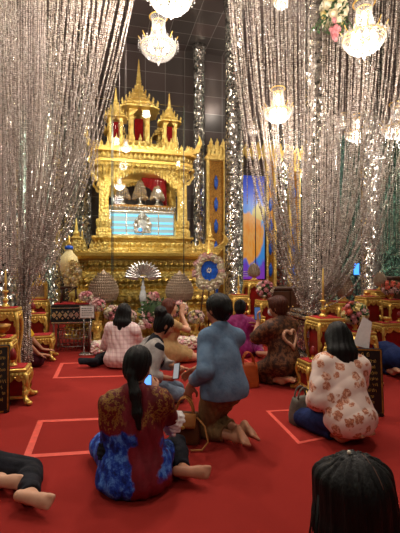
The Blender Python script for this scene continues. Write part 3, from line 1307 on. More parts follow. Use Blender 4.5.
# ================================================================== lit screen and gilded frames at the back
def screen_material():
    t = NT('screen_picture')
    v = t.coord('Generated')
    sep = t.n('ShaderNodeSeparateXYZ')
    t.l(v, sep.inputs[0])
    nz = t.noise(v, 4.0, 3)
    x = t.math('ADD', sep.outputs[0], t.math('MULTIPLY', t.math('SUBTRACT', nz.outputs['Fac'], 0.5), 0.5))
    z = t.math('ADD', sep.outputs[2], t.math('MULTIPLY', t.math('SUBTRACT', nz.outputs['Fac'], 0.5), 0.22))
    sky = t.ramp(z, [(0.0, lin((150, 60, 190))), (0.14, lin((120, 70, 200))), (0.2, lin((70, 150, 230))), (0.62, lin((60, 170, 235))), (0.8, lin((40, 90, 225))), (1.0, lin((30, 70, 200)))])
    # flowing orange cloth over the blue
    dx = t.math('SUBTRACT', x, 0.42)
    dz = t.math('MULTIPLY', t.math('SUBTRACT', z, 0.42), 2.2)
    d = t.math('SQRT', t.math('ADD', t.math('MULTIPLY', dx, dx), t.math('MULTIPLY', dz, dz)))
    m1 = t.ramp(d, [(0.52, (1, 1, 1, 1)), (0.58, (0, 0, 0, 1))])
    nz2 = t.noise(v, 9.0, 2)
    org = t.ramp(nz2.outputs['Fac'], [(0.35, lin((250, 150, 40))), (0.6, lin((250, 180, 90))), (0.75, lin((240, 120, 60)))])
    c = t.mix(m1, sky, org)
    dx2 = t.math('SUBTRACT', x, 0.85)
    dz2 = t.math('MULTIPLY', t.math('SUBTRACT', z, 0.66), 2.6)
    d2 = t.math('SQRT', t.math('ADD', t.math('MULTIPLY', dx2, dx2), t.math('MULTIPLY', dz2, dz2)))
    m2 = t.ramp(d2, [(0.2, (1, 1, 1, 1)), (0.27, (0, 0, 0, 1))])
    c = t.mix(m2, c, (235, 205, 90))
    t.color((10, 10, 10))
    t.l(c, t.b.inputs['Emission Color'])
    t.b.inputs['Emission Strength'].default_value = 0.6
    t.set(0.3)
    M['screen_picture'] = t.m


screen_material()


def back_screen():
    Y = 9.75
    a, b = P(237, 266.5, Y - 0.1), P(264, 266.5, Y + 0.1)
    w = np.linalg.norm(b - a)
    zb, zt = P(0, 279, Y)[2], P(0, 176, Y)[2]
    c = (a + b) / 2
    t = thing('lit_screen', 'tall lit picture screen of orange and blue beside the slim mosaic pillar', 'screen', (c[0], c[1], zb), YAW)
    H = zt - zb
    MB().box((0, 0.0, H / 2), (w, 0.05, H)).build('display', 'screen_picture', t)
    m = MB()
    for sx in (-1, 1):
        m.box((sx * (w / 2 + 0.02), 0, H / 2), (0.04, 0.09, H + 0.08))
    for z in (-0.02, H + 0.02):
        m.box((0, 0, z), (w + 0.08, 0.09, 0.04))
    m.box((0.12, -0.03, H / 2), (0.02, 0.02, H))
    m.build('frame', 'black_lacquer', t)
    m = MB()
    for k in range(3):
        m.box((-0.12 + 0.02 * k, -0.03, 0.08 + 0.055 * k), (0.34 - 0.04 * k, 0.006, 0.02))
    m.build('caption_lines', 'white_paper', t)
    # carry it to the floor
    m = MB().box((0, 0.02, -zb / 2 - 0.03), (w * 0.9, 0.1, zb - 0.06 + 0.03))
    m.build('plinth', 'black_lacquer', t)


back_screen()


def ornate_panel(px0, px1, py0, Y, label):
    a, b = P(px0, 266.5, Y), P(px1, 266.5, Y)
    w = b[0] - a[0]
    H = P(0, py0, Y)[2]
    c = (a + b) / 2
    t = thing('ornate_panel', label, 'frame', (c[0], c[1], 0), YAW, 'gilded frames at the back of the hall')
    m = MB()
    for sx in (-1, 1):
        m.box((sx * (w / 2 - 0.03), 0, H / 2), (0.07, 0.1, H), bev=0.012)
        for k in range(14):
            petal(m, (sx * (w / 2 - 0.03), -0.05, 0.2 + k * H / 15), (0, -1, 0), (0, 0, 1), 0.07, H / 17, 0.02)
    m.box((0, 0, H + 0.03), (w + 0.08, 0.12, 0.1), bev=0.02)
    for k in range(5):
        flame(m, (-w / 2 + w * (k + .5) / 5, 0, H + 0.07), (1, 0, 0), 0.22 + 0.12 * (2 - abs(k - 2)), w / 5, 0.03, 0.1)
    m.build('gold_border', 'gold', t)
    em = MB().lathe([(0.01, -0.18), (0.05, -0.08), (0.055, 0.05), (0.01, 0.18)], (0, 0, 0), 10, sy=0.3).mesh('enamel_drop')
    em.materials.append(M['blue_enamel'])
    for k in range(6):
        link('enamel_drop', em, t, (0, -0.01, 0.7 + k * (H - 1.0) / 5.5))
    MB().box((0, 0.03, H / 2), (w - 0.08, 0.03, H)).build('panel', 'gold_old', t)


ornate_panel(206, 226, 160, 9.85, 'gilded frame with blue enamel left of the lit screen')
ornate_panel(265, 276, 160, 9.95, 'narrow gilded frame right of the lit screen')
ornate_panel(288, 300, 172, 10.3, 'narrow gilded frame half hidden behind the right bead strands')


# gold lintel over the two frames
def lintel():
    a, b = P(209, 150, 9.95), P(312, 157, 11.0)
    c = (a + b) / 2
    w = np.linalg.norm((b - a)[:2])
    m = MB()
    t = thing('gilded_lintel', 'gilded carved lintel running above the lit screen', 'lintel', (c[0], c[1], 0), YAW)
    t['kind'] = 'thing'
    z = c[2]
    m.box((0, 0, z), (w, 0.12, 0.16), bev=0.03)
    n = int(w / 0.16)
    for k in range(n):
        u = -w / 2 + w * (k + .5) / n
        petal(m, (u, -0.06, z + 0.08), (0, -1, 0), (0, 0, -1), 0.15, 0.3, 0.04)
        flame(m, (u, 0, z + 0.07), (1, 0, 0), 0.24, 0.15, 0.03, 0.12)
    m.build('carving', 'gold', t)
    for sx in (-1, 1):
        MB().box((sx * (w / 2 - 0.05), 0.08, z / 2 - 0.04), (0.1, 0.1, z - 0.1)).build('post', 'gold_old', t)


lintel()
# ================================================================== gilded altar tables
def altar_table(label, loc, rz, w, d, h, group, cloth=True):
    t = thing('altar_table', label, 'altar table', loc, rz, group)
    th = 0.035
    m = MB()
    m.box((0, 0, h - th / 2), (w, d, th), bev=0.008)
    m.box((0, 0, h - th - 0.012), (w * 0.94, d * 0.94, 0.024), bev=0.006)
    for k in range(max(3, int(w / 0.035))):
        n = max(3, int(w / 0.035))
        x = -w / 2 * .94 + w * .94 * (k + .5) / n
        for s in (-1, 1):
            petal(m, (x, s * d * .47, h - th - 0.002), (0, s, 0), (0, 0, -1), w * .94 / n, 0.035, 0.012)
    for k in range(max(3, int(d / 0.035))):
        n = max(3, int(d / 0.035))
        y = -d / 2 * .94 + d * .94 * (k + .5) / n
        for s in (-1, 1):
            petal(m, (s * w * .47, y, h - th - 0.002), (s, 0, 0), (0, 0, -1), d * .94 / n, 0.035, 0.012)
    m.build('tabletop', 'gold_smooth', t)
    if cloth:
        MB().box((0, 0, h + 0.003), (w * 0.82, d * 0.82, 0.008)).build('top_cloth', 'red_velvet', t)
    # recessed red panels between the legs
    hp = h - th - 0.03
    m = MB()
    m.box((0, 0, hp * 0.55 + 0.03), (w * 0.8, d * 0.8, hp * 0.86))
    m.build('side_panel', 'red_lacquer', t)
    # scalloped apron on the four sides
    m = MB()
    n = 20
    for (c, ux, half) in (((0, -d * .46, h - th - .02), (1, 0, 0), w * .45), ((0, d * .46, h - th - .02), (-1, 0, 0), w * .45), ((w * .46, 0, h - th - .02), (0, 1, 0), d * .45), ((-w * .46, 0, h - th - .02), (0, -1, 0), d * .45)):
        poly = [(half, 0), (-half, 0)]
        for i in range(n + 1):
            u = -1 + 2 * i / n
            dep = 0.03 + 0.16 * min(hp, .5) * abs(u) ** 2 + 0.025 * abs(math.sin(u * PI * 2.5)) + (0.05 * max(0, 1 - abs(u) * 4)) 
            poly.append((u * half, -dep))
        m.prism(poly[::-1], c, ux, (0, 0, 1), 0.016)
        nn = np.cross(np.array(ux, float), (0, 0, 1))
        for q in range(5):
            u = -0.8 + 0.4 * q
            m.ball(np.array(c) + np.array(ux) * u * half + nn * 0.012 + np.array((0, 0, -0.03)), 0.014, 8, 4)
    m.build('apron', 'gold_smooth', t)
    # legs with lion-paw scrolls
    for sx in (-1, 1):
        for sy in (-1, 1):
            m = MB()
            pts, rad = [], []
            for k in range(13):
                u = k / 12
                o = 0.02 * math.sin(u * PI * 2.0) - 0.0 + (0.035 * u ** 4)
                pts.append((sx * (w * .44 + o), sy * (d * .44 + o), hp * (1 - u) + 0.018))
                rad.append(0.024 - 0.008 * math.sin(u * PI) + 0.006 * u ** 4)
            m.tube(pts, rad, 8)
            m.ball((sx * (w * .44 + .05), sy * (d * .44 + .05), 0.024), (0.03, 0.03, 0.022), 8, 5)
            for q in range(3):
                petal(m, (sx * w * .44, sy * d * .44 - 0.0, hp * (.9 - .18 * q)), (0, sy, 0), (0, 0, -1), 0.045, 0.08, 0.03)
            m.build('leg', 'gold_smooth', t)
    m = MB()
    for sx in (-1, 1):
        m.box((sx * w * .44, 0, 0.07), (0.022, d * .84, 0.022))
    for sy in (-1, 1):
        m.box((0, sy * d * .44, 0.07), (w * .84, 0.022, 0.022))
    m.build('foot_rail', 'gold_smooth', t)
    return t


def at(px, Y, z=0.0):
    return (X(px, Y), Y, z)


GR = 'gilded altar tables of the right front set'
altar_table('tall gilded table under the tall candle stand, right of the kneeling woman in brown', at(325, 4.52), YAW, 0.34, 0.30, 0.755, GR)
altar_table('gilded table under the big lotus bud beside the peach bouquet', at(344, 4.9), YAW, 0.36, 0.30, 0.90, GR)
altar_table('low gilded table with a red top at the foot of the tall candle table', at(312.5, 4.16), YAW, 0.24, 0.24, 0.34, GR)
altar_table('middle height gilded table beside the black text board', at(341, 4.12), YAW, 0.25, 0.24, 0.52, GR)
altar_table('gilded table carrying the peach bouquet', at(358, 4.5), YAW, 0.30, 0.26, 0.60, GR)
GF = 'gilded altar tables of the far right set'
altar_table('highest gilded table of the far right set', at(378, 6.85), YAW, 0.36, 0.3, 0.93, GF)
altar_table('gilded table with curved legs at the left of the far right set', at(368, 6.3), YAW, 0.3, 0.28, 0.86, GF)
altar_table('gilded table under the coral bouquet of the far right set', at(392, 6.38), YAW, 0.32, 0.28, 0.80, GF)
altar_table('long low gilded table in front of the far right set', at(394, 5.86), YAW, 0.62, 0.24, 0.50, GF)
GM = 'gilded altar tables of the middle set'
altar_table('gilded table under the small lotus bud of the middle set', at(254, 7.52), YAW, 0.34, 0.3, 1.08, GM)
altar_table('gilded table at the left of the middle set near the slim pillar', at(239, 7.12), YAW, 0.3, 0.28, 0.83, GM)
altar_table('gilded table under the pink bouquet of the middle set', at(266, 7.06), YAW, 0.32, 0.28, 0.74, GM)
altar_table('low gilded table in front of the middle set', at(249, 6.6), YAW, 0.5, 0.26, 0.50, GM)
GL = 'gilded altar tables of the left rear set'
altar_table('tallest gilded table of the left rear set, holding a framed casket', at(39, 6.40), YAW, 0.30, 0.24, 0.80, GL)
altar_table('middle gilded table of the left rear set', at(36, 6.01), YAW, 0.34, 0.24, 0.62, GL)
altar_table('low wide gilded table in front of the left rear set', at(39, 5.6), YAW, 0.40, 0.28, 0.36, GL)
GN = 'gilded altar tables of the left front set'
altar_table('tall gilded table at the left edge holding the candle stand', at(4, 4.47), YAW, 0.34, 0.24, 0.87, GN)
altar_table('middle gilded table at the left edge holding the incense bowl', at(-2, 4.1), YAW, 0.32, 0.24, 0.60, GN)
altar_table('low gilded table with a red top just right of the left text board', at(11, 3.85), YAW, 0.34, 0.25, 0.35, GN)


# ---- candle stands and candles
def candle_stand(label, loc, h, hc):
    t = thing('candle_stand', label, 'candle stand', loc)
    k = h
    MB().lathe([(0.045, 0), (0.05, 0.012 * 1), (0.03, k * .16), (0.014, k * .26), (0.03, k * .36), (0.034, k * .44), (0.012, k * .55), (0.02, k * .66), (0.012, k * .78), (0.034, k * .9), (0.036, k * .95), (0.012, k)], seg=16).build('base', 'gold_smooth', t)
    MB().lathe([(0.013, k - 0.004), (0.012, k + hc * .5), (0.008, k + hc), (0.002, k + hc + 0.01)], seg=10).build('candle', 'candle', t)
    return t


candle_stand('gold candle stand with one tall candle on the tall right table', P(323, 0, 4.5)[:2].tolist() + [0.762], 0.2, 0.36)
candle_stand('gold candle stand on the tall table at the left edge', (X(5.5, 4.47), 4.47, 0.877), 0.2, 0.22)
candle_stand('small gold candle stand on the left table of the middle set', (X(238.5, 7.1), 7.1, 0.837), 0.15, 0.2)


# ---- lotus-bud shaped offerings
def lotus_bud(label, loc, r, h, m='silver_lace'):
    t = thing('lotus_bud_offering', label, 'lotus bud')
    t.location = loc
    MB().lathe([(r * .55, 0), (r * .62, h * .03), (r * .3, h * .1), (r * .22, h * .16), (r * .5, h * .2)], seg=18).build('foot', 'gold_smooth', t)
    mb = MB()
    prof = [(r * .45, h * .19), (r * .85, h * .25), (r, h * .38), (r * .98, h * .5), (r * .8, h * .66), (r * .5, h * .8), (r * .22, h * .91), (0.006, h)]
    mb.lathe([(a * .93, z) for a, z in prof], seg=20)
    for k in range(11):
        u = k / 11
        z = h * (.2 + .72 * u)
        rr = float(np.interp(z, [q[1] for q in prof], [q[0] for q in prof]))
        n = max(6, int(2 * PI * rr / 0.035))
        for i in range(n):
            a = 2 * PI * (i + .5 * (k % 2)) / n
            petal(mb, (rr * .93 * math.cos(a), rr * .93 * math.sin(a), z - h * .02), (math.cos(a), math.sin(a), 0), (0, 0, 1), 0.036, h * .09, 0.014)
    mb.build('bud', m, t)
    return t


lotus_bud('large beaded lotus bud on the gilded table left of the peach bouquet', (X(343.5, 4.9), 4.9, 0.908), 0.115, 0.36)
lotus_bud('beaded lotus bud on the far right set above the coral bouquet', (X(380, 6.85), 6.85, 0.938), 0.105, 0.33)
lotus_bud('small beaded lotus bud on the middle set below the lit screen', (X(254, 7.52), 7.52, 1.088), 0.12, 0.34)
lotus_bud('grey lotus bud standing before the left half of the shrine base', (X(103.5, 6.45), 6.45, 0.62), 0.255, 0.68)
lotus_bud('grey lotus bud standing before the right half of the shrine base', (X(179.5, 6.85), 6.85, 0.60), 0.255, 0.68)


# ---- flowers
def rose(seed, r=1.0):
    rr = random.Random(seed)
    mb = MB()
    for k, (ra, z0, z1, n) in enumerate(((1.0, -.45, .35, 7), (.78, -.3, .55, 6), (.5, -.15, .68, 5), (.25, 0, .72, 4))):
        seg = n * 4
        rows = []
        for (u, f) in ((0, .35), (.5, .92), (1, 1.0 if k else 1.12)):
            row = []
            for i in range(seg):
                a = 2 * PI * i / seg + rr.random() * .05
                w = 1 + .13 * math.sin(a * n + k)
                row.append((ra * f * w * math.cos(a), ra * f * w * math.sin(a), z0 + (z1 - z0) * u + (.1 * math.sin(a * n + k) if u == 1 else 0)))
            rows.append(row)
        mb.rings([[(x * r, y * r, z * r) for x, y, z in row] for row in rows], 0, True, cap=(k == 3))
    mb.ball((0, 0, .05 * r), (.8 * r, .8 * r, .55 * r), 10, 5)
    return mb


ROSE = {}
for cname in ('petal_white', 'petal_cream', 'petal_pink', 'petal_blush', 'petal_coral'):
    me = rose(hash(cname) % 97 if False else len(cname), 1.0).mesh('blossom')
    me.materials.append(M[cname])
    ROSE[cname] = me


def leaf_blob(rad, n, seed, lw=0.05):
    rr = random.Random(seed)
    mb = MB()
    mb.ball((0, 0, 0), tuple(np.array(rad) * .72), 12, 8)
    for i in range(n):
        d = nrm((rr.gauss(0, 1), rr.gauss(0, 1), rr.gauss(0, 1)))
        p = d * np.array(rad) * .7
        side = nrm(np.cross(d, (0.1, 0.2, 1)))
        up = nrm(np.cross(side, d)) * (1 if rr.random() < .5 else -1)
        petal(mb, p, side, nrm(d + 0.6 * up), lw, 0.3 * max(rad) + .02, 0.01)
    return mb


def bouquet(label, loc, rad, colors, n, rb, vase=None, shape='ball', group=None, seed=1, cat='bouquet'):
    t = thing('flower_bouquet', label, cat, loc, 0, group)
    rr = random.Random(seed)
    rad = np.array(rad)
    leaf_blob(rad, 60, seed).build('foliage', 'leaf', t)
    gold = PI * (3 - math.sqrt(5))
    for i in range(n):
        y = 1 - 2 * (i + .5) / n
        q = math.sqrt(max(0, 1 - y * y))
        a = gold * i + rr.random() * .3
        d = np.array((q * math.cos(a), q * math.sin(a), y))
        if shape == 'cone':
            s = (1 - d[2]) / 2
            d = np.array((math.cos(a) * (.2 + .8 * s), math.sin(a) * (.2 + .8 * s), d[2]))
        p = d * rad * .86
        o = link('blossom', ROSE[rr.choice(colors)], t, tuple(p))
        o.rotation_euler = Vector(d).to_track_quat('Z', 'Y').to_euler()
        s = rb * (0.85 + .35 * rr.random())
        o.scale = (s, s, s)
    if vase:
        h, r, m = vase
        zb = -rad[2] * .55
        MB().lathe([(r * .6, zb - h), (r * .65, zb - h * .94), (r * .35, zb - h * .8), (r * .9, zb - h * .45), (r, zb - h * .25), (r * .55, zb - h * .08), (r * .7, zb), (r * .4, zb + .01)], seg=18).build('vase', m, t)
    return t


def standing(label, px, Y, ztop_of_support, rad, colors, n, rb, vase, **kw):
    h = vase[0]
    z = ztop_of_support + h + rad[2] * .55
    return bouquet(label, (X(px, Y), Y, z), rad, colors, n, rb, vase, **kw)


PK = ['petal_pink', 'petal_blush', 'petal_pink', 'petal_white']
standing('peach and cream bouquet in a gold vase right of the large lotus bud', 355, 4.5, 0.608, (.15, .13, .13), ['petal_blush', 'petal_coral', 'petal_cream', 'petal_pink'], 34, .036, (.12, .05, 'gold_smooth'), seed=2)
standing('coral bouquet on the far right altar set', 391, 6.38, 0.808, (.16, .14, .12), ['petal_coral', 'petal_coral', 'petal_blush'], 30, .036, (.12, .05, 'gold_smooth'), seed=3)
standing('pink bouquet on the middle altar set', 265, 7.06, 0.748, (.16, .14, .16), PK, 30, .042, (.1, .05, 'gold_smooth'), seed=4)
# stands for the offerings before the shrine
def plinth(label, px, Y, w, h, m='gold'):
    o = thing('offering_stand', label, 'stand', (X(px, Y), Y, 0), YAW)
    mb = MB()
    moulding(mb, [(w / 2, 0), (w / 2, .06), (w * .42, .1), (w * .38, h * .5), (w * .42, h - .1), (w / 2, h - .06), (w / 2, h)], 1, .02)
    mb.build('body', m, o)
    p = MB()
    petal_row(p, w * .46, w * .46, .08, .06, .1, .03, .02)
    petal_row(p, w * .46, w * .46, h - .07, .06, .1, .03, .02, up=-1)
    p.build('lotus_petals', 'gold_smooth', o)
    return o


plinth('gold stand under the left grey lotus bud', 104, 6.57, .27, .62)
plinth('gold stand under the right grey lotus bud', 179.5, 6.85, .27, .60)
plinth('gold stand under the pink flower pyramid', 152, 6.7, .3, .36)
plinth('gold stand under the silver peacock fan', 143, 6.86, .22, .52)
standing('tall pyramid of pink flowers in front of the middle of the shrine base', 153, 6.4, 0.36, (.24, .2, .32), PK, 70, .05, (.08, .07, 'gold_smooth'), seed=5, shape='cone')
for i, (px, py, Y, r, lab) in enumerate(((97, 305, 6.2, .13, 'pink and white flower mound above the white placard'), (113, 313, 6.25, .14, 'pink and white flower mound behind the woman in the checked shirt'), (128, 316, 6.45, .13, 'white flower mound left of the pink pyramid'), (178, 309, 6.6, .17, 'white and pink flower mound behind the woman in the tan dress'), (196, 317, 6.7, .14, 'cream flower mound near the blue wreath'), (86, 297, 6.2, .10, 'pink flower mound on the right end of the skirted table'))):
    z = P(px, py, Y)[2]
    sup = max(0.06, z - r * .55 - .18)
    if i == 5:
        sup = .767
    else:
        plinth('gold stand under the ' + lab, px, Y, .14, sup)
    standing(lab, px, Y, sup, (r, r * .8, r * .8), PK if i not in (2, 4) else ['petal_white', 'petal_cream', 'petal_blush'], 34, .042, (z - r * .8 * .55 - sup, .07, 'gold_smooth'), seed=20 + i)

# hanging bouquet at the head of the right pillar
hb = bouquet('hanging bouquet of white and pink roses with leaves at the head of the right pillar', tuple(P(334, 10, 4.72)), (.15, .13, .22), ['petal_white', 'petal_cream', 'petal_white'], 26, .055, None, seed=8)
fo = MB()
for i in range(9):
    x0 = -0.16 + .035 * i
    pts = [(x0 * (1 + .2 * k), -0.06 + .02 * math.sin(i + k), -.1 - .05 * k) for k in range(5)]
    fo.tube(pts, .006, 5)
    for k in range(5):
        petal(fo, pts[k], (math.sin(i * 2 + k), -1, 0), (math.cos(i + k), -.3, -.8), .035, .06, .01)
fo.build('trailing_leaf', 'leaf', hb)
for i in range(16):
    o = link('blossom', ROSE['petal_pink'], hb, (-.08 + .1 * rng.random(), -.1 - .05 * rng.random(), -.22 - .22 * rng.random()))
    o.rotation_euler = (PI / 2, 0, rng.random())
    o.scale = (.032,) * 3
MB().tube([(0, .05, .1), (0, .08, 2.0)], .012, 6).build('hanging_cord', 'wire', hb)

# flower bed along the foot of the shrine
def flower_bed():
    mb = MB()
    mb2 = MB()
    rr = random.Random(5)
    a, b = np.array(at(92, 5.86)), np.array(at(199, 6.3))
    d = nrm(b - a)
    s = np.array((-d[1], d[0], 0))
    L = np.linalg.norm(b - a)
    mats = ['petal_white', 'petal_blush', 'petal_pink', 'leaf']
    for i in range(900):
        if rr.random() < .5:
            p = a + d * L * rr.random() - s * (.01 + .02 * rr.random())
            z = .03 + .12 * rr.random()
        else:
            p = a + d * L * rr.random() + s * (rr.random() * .2)
            z = .145 + .03 * rr.random()
        rad = .026 + .016 * rr.random()
        mi = rr.choice((0, 0, 1, 1, 2))
        rings = []
        for (f, zz) in ((.5, -.5), (1, 0), (.8, .5), (.15, .7)):
            rings.append([(p[0] + rad * f * (1 + .2 * math.sin(3 * t_)) * math.cos(t_), p[1] + rad * f * (1 + .2 * math.sin(3 * t_)) * math.sin(t_), z + rad * zz) for t_ in [2 * PI * k / 8 for k in range(8)]])
        mb.rings(rings, mi)
    c = (a + b) / 2 + s * .1
    mb.box((c[0], c[1], .08), (L, .2, .13), math.atan2(d[1], d[0]), 3)
    o = mb.build('flower_bed', mats)
    tag(o, 'low bed of white and pink flowers along the foot of the shrine', 'flower bed', None, 'stuff')


flower_bed()


# ---- silver peacock fan on a white vase
def peacock_fan():
    t = thing('peacock_fan', 'silver half round feather fan on a slender stem before the shrine middle', 'fan', (X(143, 6.86), 6.86, .52))
    mb = MB()
    mb.lathe([(.08, 0), (.09, .02), (.04, .06), (.025, .12), (.05, .2), (.07, .28), (.05, .38), (.03, .42), (.045, .46), (.02, .5), (.018, .62)], seg=16)
    mb.build('vase', 'porcelain', t)
    fan = MB()
    n = 15
    for i in range(n):
        a = PI * (0.04 + .92 * i / (n - 1))
        d = np.array((math.cos(a), 0, math.sin(a) * .82))
        petal(fan, np.array((0, .0, .62)) + d * .08, (0, -1, 0), d, .1, .26, .03)
        fan.ball(np.array((0, -.015, .62)) + d * .3, (.03, .012, .03), 8, 5)
    fan.lathe([(.01, -.03), (.09, -.01), (.09, .01), (.01, .03)], (0, 0, .64), 12)
    fan.build('feathers', 'silver', t)


peacock_fan()


# ---- blue disc in a flower wreath
def blue_wreath():
    p = P(209, 271, 7.15)
    t = thing('flower_wreath', 'white flower wreath round a blue disc right of the shrine', 'wreath', tuple(p))
    MB().prism([(.15 * math.cos(2 * PI * i / 32), .19 * math.sin(2 * PI * i / 32)) for i in range(32)], (0, 0, 0), (1, 0, 0), (0, 0, 1), .04).build('blue_disc', 'blue_enamel', t)
    m = MB()
    for i in range(8):
        a = 2 * PI * i / 8 + .2
        petal(m, (0.02 * math.cos(a), -.024, .02 * math.sin(a) + .01), (0, -1, 0), (math.cos(a), 0, math.sin(a)), .02, .035, .005)
    m.build('emblem', 'petal_white', t)
    mb = MB()
    pts = [(.23 * math.cos(2 * PI * i / 24), 0, .27 * math.sin(2 * PI * i / 24)) for i in range(25)]
    mb.tube(pts, .04, 8)
    mb.build('foliage', 'leaf', t)
    rr = random.Random(3)
    for i in range(84):
        a = 2 * PI * i / 84 + rr.random() * .1
        k = (.19 + .09 * rr.random())
        kk = .06 if -2.6 < (a - 2 * PI if a > PI else a) < -.5 else .044
        o = link('blossom', ROSE[rr.choice(['petal_white', 'petal_blush', 'petal_white'])], t, (k * math.cos(a), -.04 - .02 * rr.random(), (k + .035) * math.sin(a)))
        o.rotation_euler = (PI / 2, 0, 0)
        o.scale = (kk,) * 3
    m = MB()
    z = p[2]
    for sx in (-1, 1):
        m.tube([(sx * .06, .05, .1), (sx * .2, .02, -z + .01)], .014, 6)
    m.tube([(0, .05, .1), (0, .2, -z + .01)], .014, 6)
    m.build('easel', 'wood_dark', t)
    # gold figure finial above
    m = MB()
    m.lathe([(.07, .3), (.07, .33), (.03, .36), (.045, .42), (.02, .46), (.025, .5), (.004, .58)], seg=14)
    m.build('gold_finial', 'gold_smooth', t)


blue_wreath()


# ---- white flower urn on a stool, on a skirted table
def skirted_table():
    Y = 6.25
    w, d, h = .60, .40, .75
    t = thing('offering_table', 'black and silver skirted table with a red top left of the shrine', 'table', at(73.5, Y), YAW * .6)
    MB().box((0, 0, h - .02), (w, d, .04), bev=.01).build('tabletop', 'black_lacquer', t)
    MB().box((0, 0, h + .008), (w * .9, d * .9, .014)).build('top_cloth', 'red_velvet', t)
    mb = MB()
    n = 120
    rs = []
    for z, k in ((h - .03, 1), (h - .3, 1.0)):
        row = []
        for i in range(n):
            a = 4 * i / n
            s, f = int(a), a - int(a)
            px, py = [(-1 + 2 * f, -1), (1, -1 + 2 * f), (1 - 2 * f, 1), (-1, 1 - 2 * f)][s]
            off = .008 * math.sin(i * 1.6) if z < h - .1 else 0
            row.append((px * (w / 2 + off), py * (d / 2 + off), z))
        rs.append(row)
    mb.rings(rs, 0, True, cap=False)
    sk = mb.build('skirt', 'black_cloth', t)
    m = MB()
    for (y, n_) in ((-d / 2 - .012, 7),):
        for k in range(n_):
            x = -w / 2 + w * (k + .5) / n_
            m.prism([(0, -.05), (.04, 0), (0, .05), (-.04, 0)], (x, y, h - .16), (1, 0, 0), (0, 0, 1), .006)
            for s in (-1, 1):
                m.prism([(0, -.022), (.02, 0), (0, .022), (-.02, 0)], (x + w / n_ / 2 * .96, y, h - .1 + s * .05 - .06), (1, 0, 0), (0, 0, 1), .006)
        m.box((0, y, h - .05), (w, .006, .012))
        m.box((0, y, h - .28), (w, .006, .02))
    m.build('silver_pattern', 'silver', sk)
    for sx in (-1, 1):
        for sy in (-1, 1):
            m = MB().tube([(sx * w * .45, sy * d * .42, h - .04), (sx * w * .45, sy * d * .42, .0)], .012, 8)
            m.build('leg', 'wire', t)
    m = MB()
    for k in range(3):
        zz = .08 + .13 * k
        m.tube([(w * .42 * math.cos(2 * PI * i / 24), d * .4 * math.sin(2 * PI * i / 24), zz) for i in range(25)], .006, 5)
    for i in range(24):
        a = 2 * PI * i / 24
        m.tube([(w * .42 * math.cos(a), d * .4 * math.sin(a), .02), (w * .42 * math.cos(a + .35), d * .4 * math.sin(a + .35), .34)], .004, 4)
    m.build('wire_basket', 'wire', t)
    return h + .015, Y


hT, YT = skirted_table()


def white_urn():
    Y = YT + .02
    st = thing('stool', 'small dark wooden stool carrying the white flower urn', 'stool', at(69, Y, hT), YAW)
    z = .26
    MB().box((0, 0, z - .015), (.26, .2, .03), bev=.006).build('seat', 'wood_dark', st)
    for sx in (-1, 1):
        for sy in (-1, 1):
            MB().tube([(sx * .1, sy * .075, z - .02), (sx * .12, sy * .085, .0)], .013, 6).build('leg', 'wood_dark', st)
    u = thing('flower_urn', 'tall white vase wrapped in cream flowers on the skirted table', 'vase', at(69, Y, hT + z))
    H = .56
    MB().lathe([(.07, 0), (.08, .02), (.05, .06), (.12, .2), (.15, .36), (.13, .48), (.06, .56), (.05, .6), (.06, .64), (.03, .645)], seg=22).build('vase', 'petal_cream', u)
    MB().lathe([(.052, .6), (.066, .61), (.066, .65), (.03, .67)], seg=18).build('blue_collar', 'blue_enamel', u)
    MB().lathe([(.03, .665), (.035, .7), (.015, .74), (.02, .77), (.004, .84)], seg=14).build('gold_lid', 'gold_smooth', u)
    rr = random.Random(9)
    for i in range(60):
        a = rr.random() * 2 * PI
        k = rr.random()
        x, y, zz = .09 + .13 * math.cos(a) * math.sqrt(k), -.1 - .03 * rr.random(), .22 + .2 * math.sin(a) * math.sqrt(k)
        o = link('blossom', ROSE[rr.choice(['petal_cream', 'petal_white', 'petal_cream'])], u, (x, y, zz))
        o.rotation_euler = (PI / 2, 0, 0)
        o.scale = (.04,) * 3
    leaf_blob((.11, .05, .2), 14, 4, .03).build('foliage', 'leaf', u, (.1, -.06, .22))
    # gilded cakes on the red top
    tr = thing('offering_tray', 'gold tray of yellow offerings on the red topped skirted table', 'tray', at(81, Y - .08, hT))
    MB().lathe([(.09, 0), (.11, .012), (.12, .03), (.1, .02), (.02, .016)], seg=20).build('tray', 'gold_smooth', tr)
    m = MB()
    for k in range(7):
        a = 2 * PI * k / 6
        m.ball((.055 * math.cos(a) * (k < 6), .055 * math.sin(a) * (k < 6), .04), (.026, .026, .024), 8, 5)
    m.build('cakes', 'candle', tr)


white_urn()


# ---- placard
def placard():
    Y = 5.86
    z = P(0, 312, Y)[2]
    t = thing('placard_stand', 'small white notice on a thin stand right of the skirted table', 'sign', at(87, Y), YAW * .3)
    m = MB()
    for sx in (-1, 1):
        m.tube([(sx * .05, .02, z), (sx * .05, .02, .03)], .009, 6)
    m.box((0, .02, .015), (.22, .16, .03), bev=.008)
    m.box((0, .012, z), (.23, .012, .2), bev=.003)
    m.build('stand', 'silver', t)
    MB().box((0, .003, z), (.2, .005, .17)).build('sheet', 'white_paper', t)
    mk = MB()
    rr = random.Random(2)
    for r in range(4):
        x = -.08
        while x < .07:
            w = .012 + .02 * rr.random()
            mk.box((x + w / 2, -.001, z + .055 - .034 * r), (w, .003, .009))
            x += w + .008
    mk.build('lettering', 'black_cloth', t)


placard()


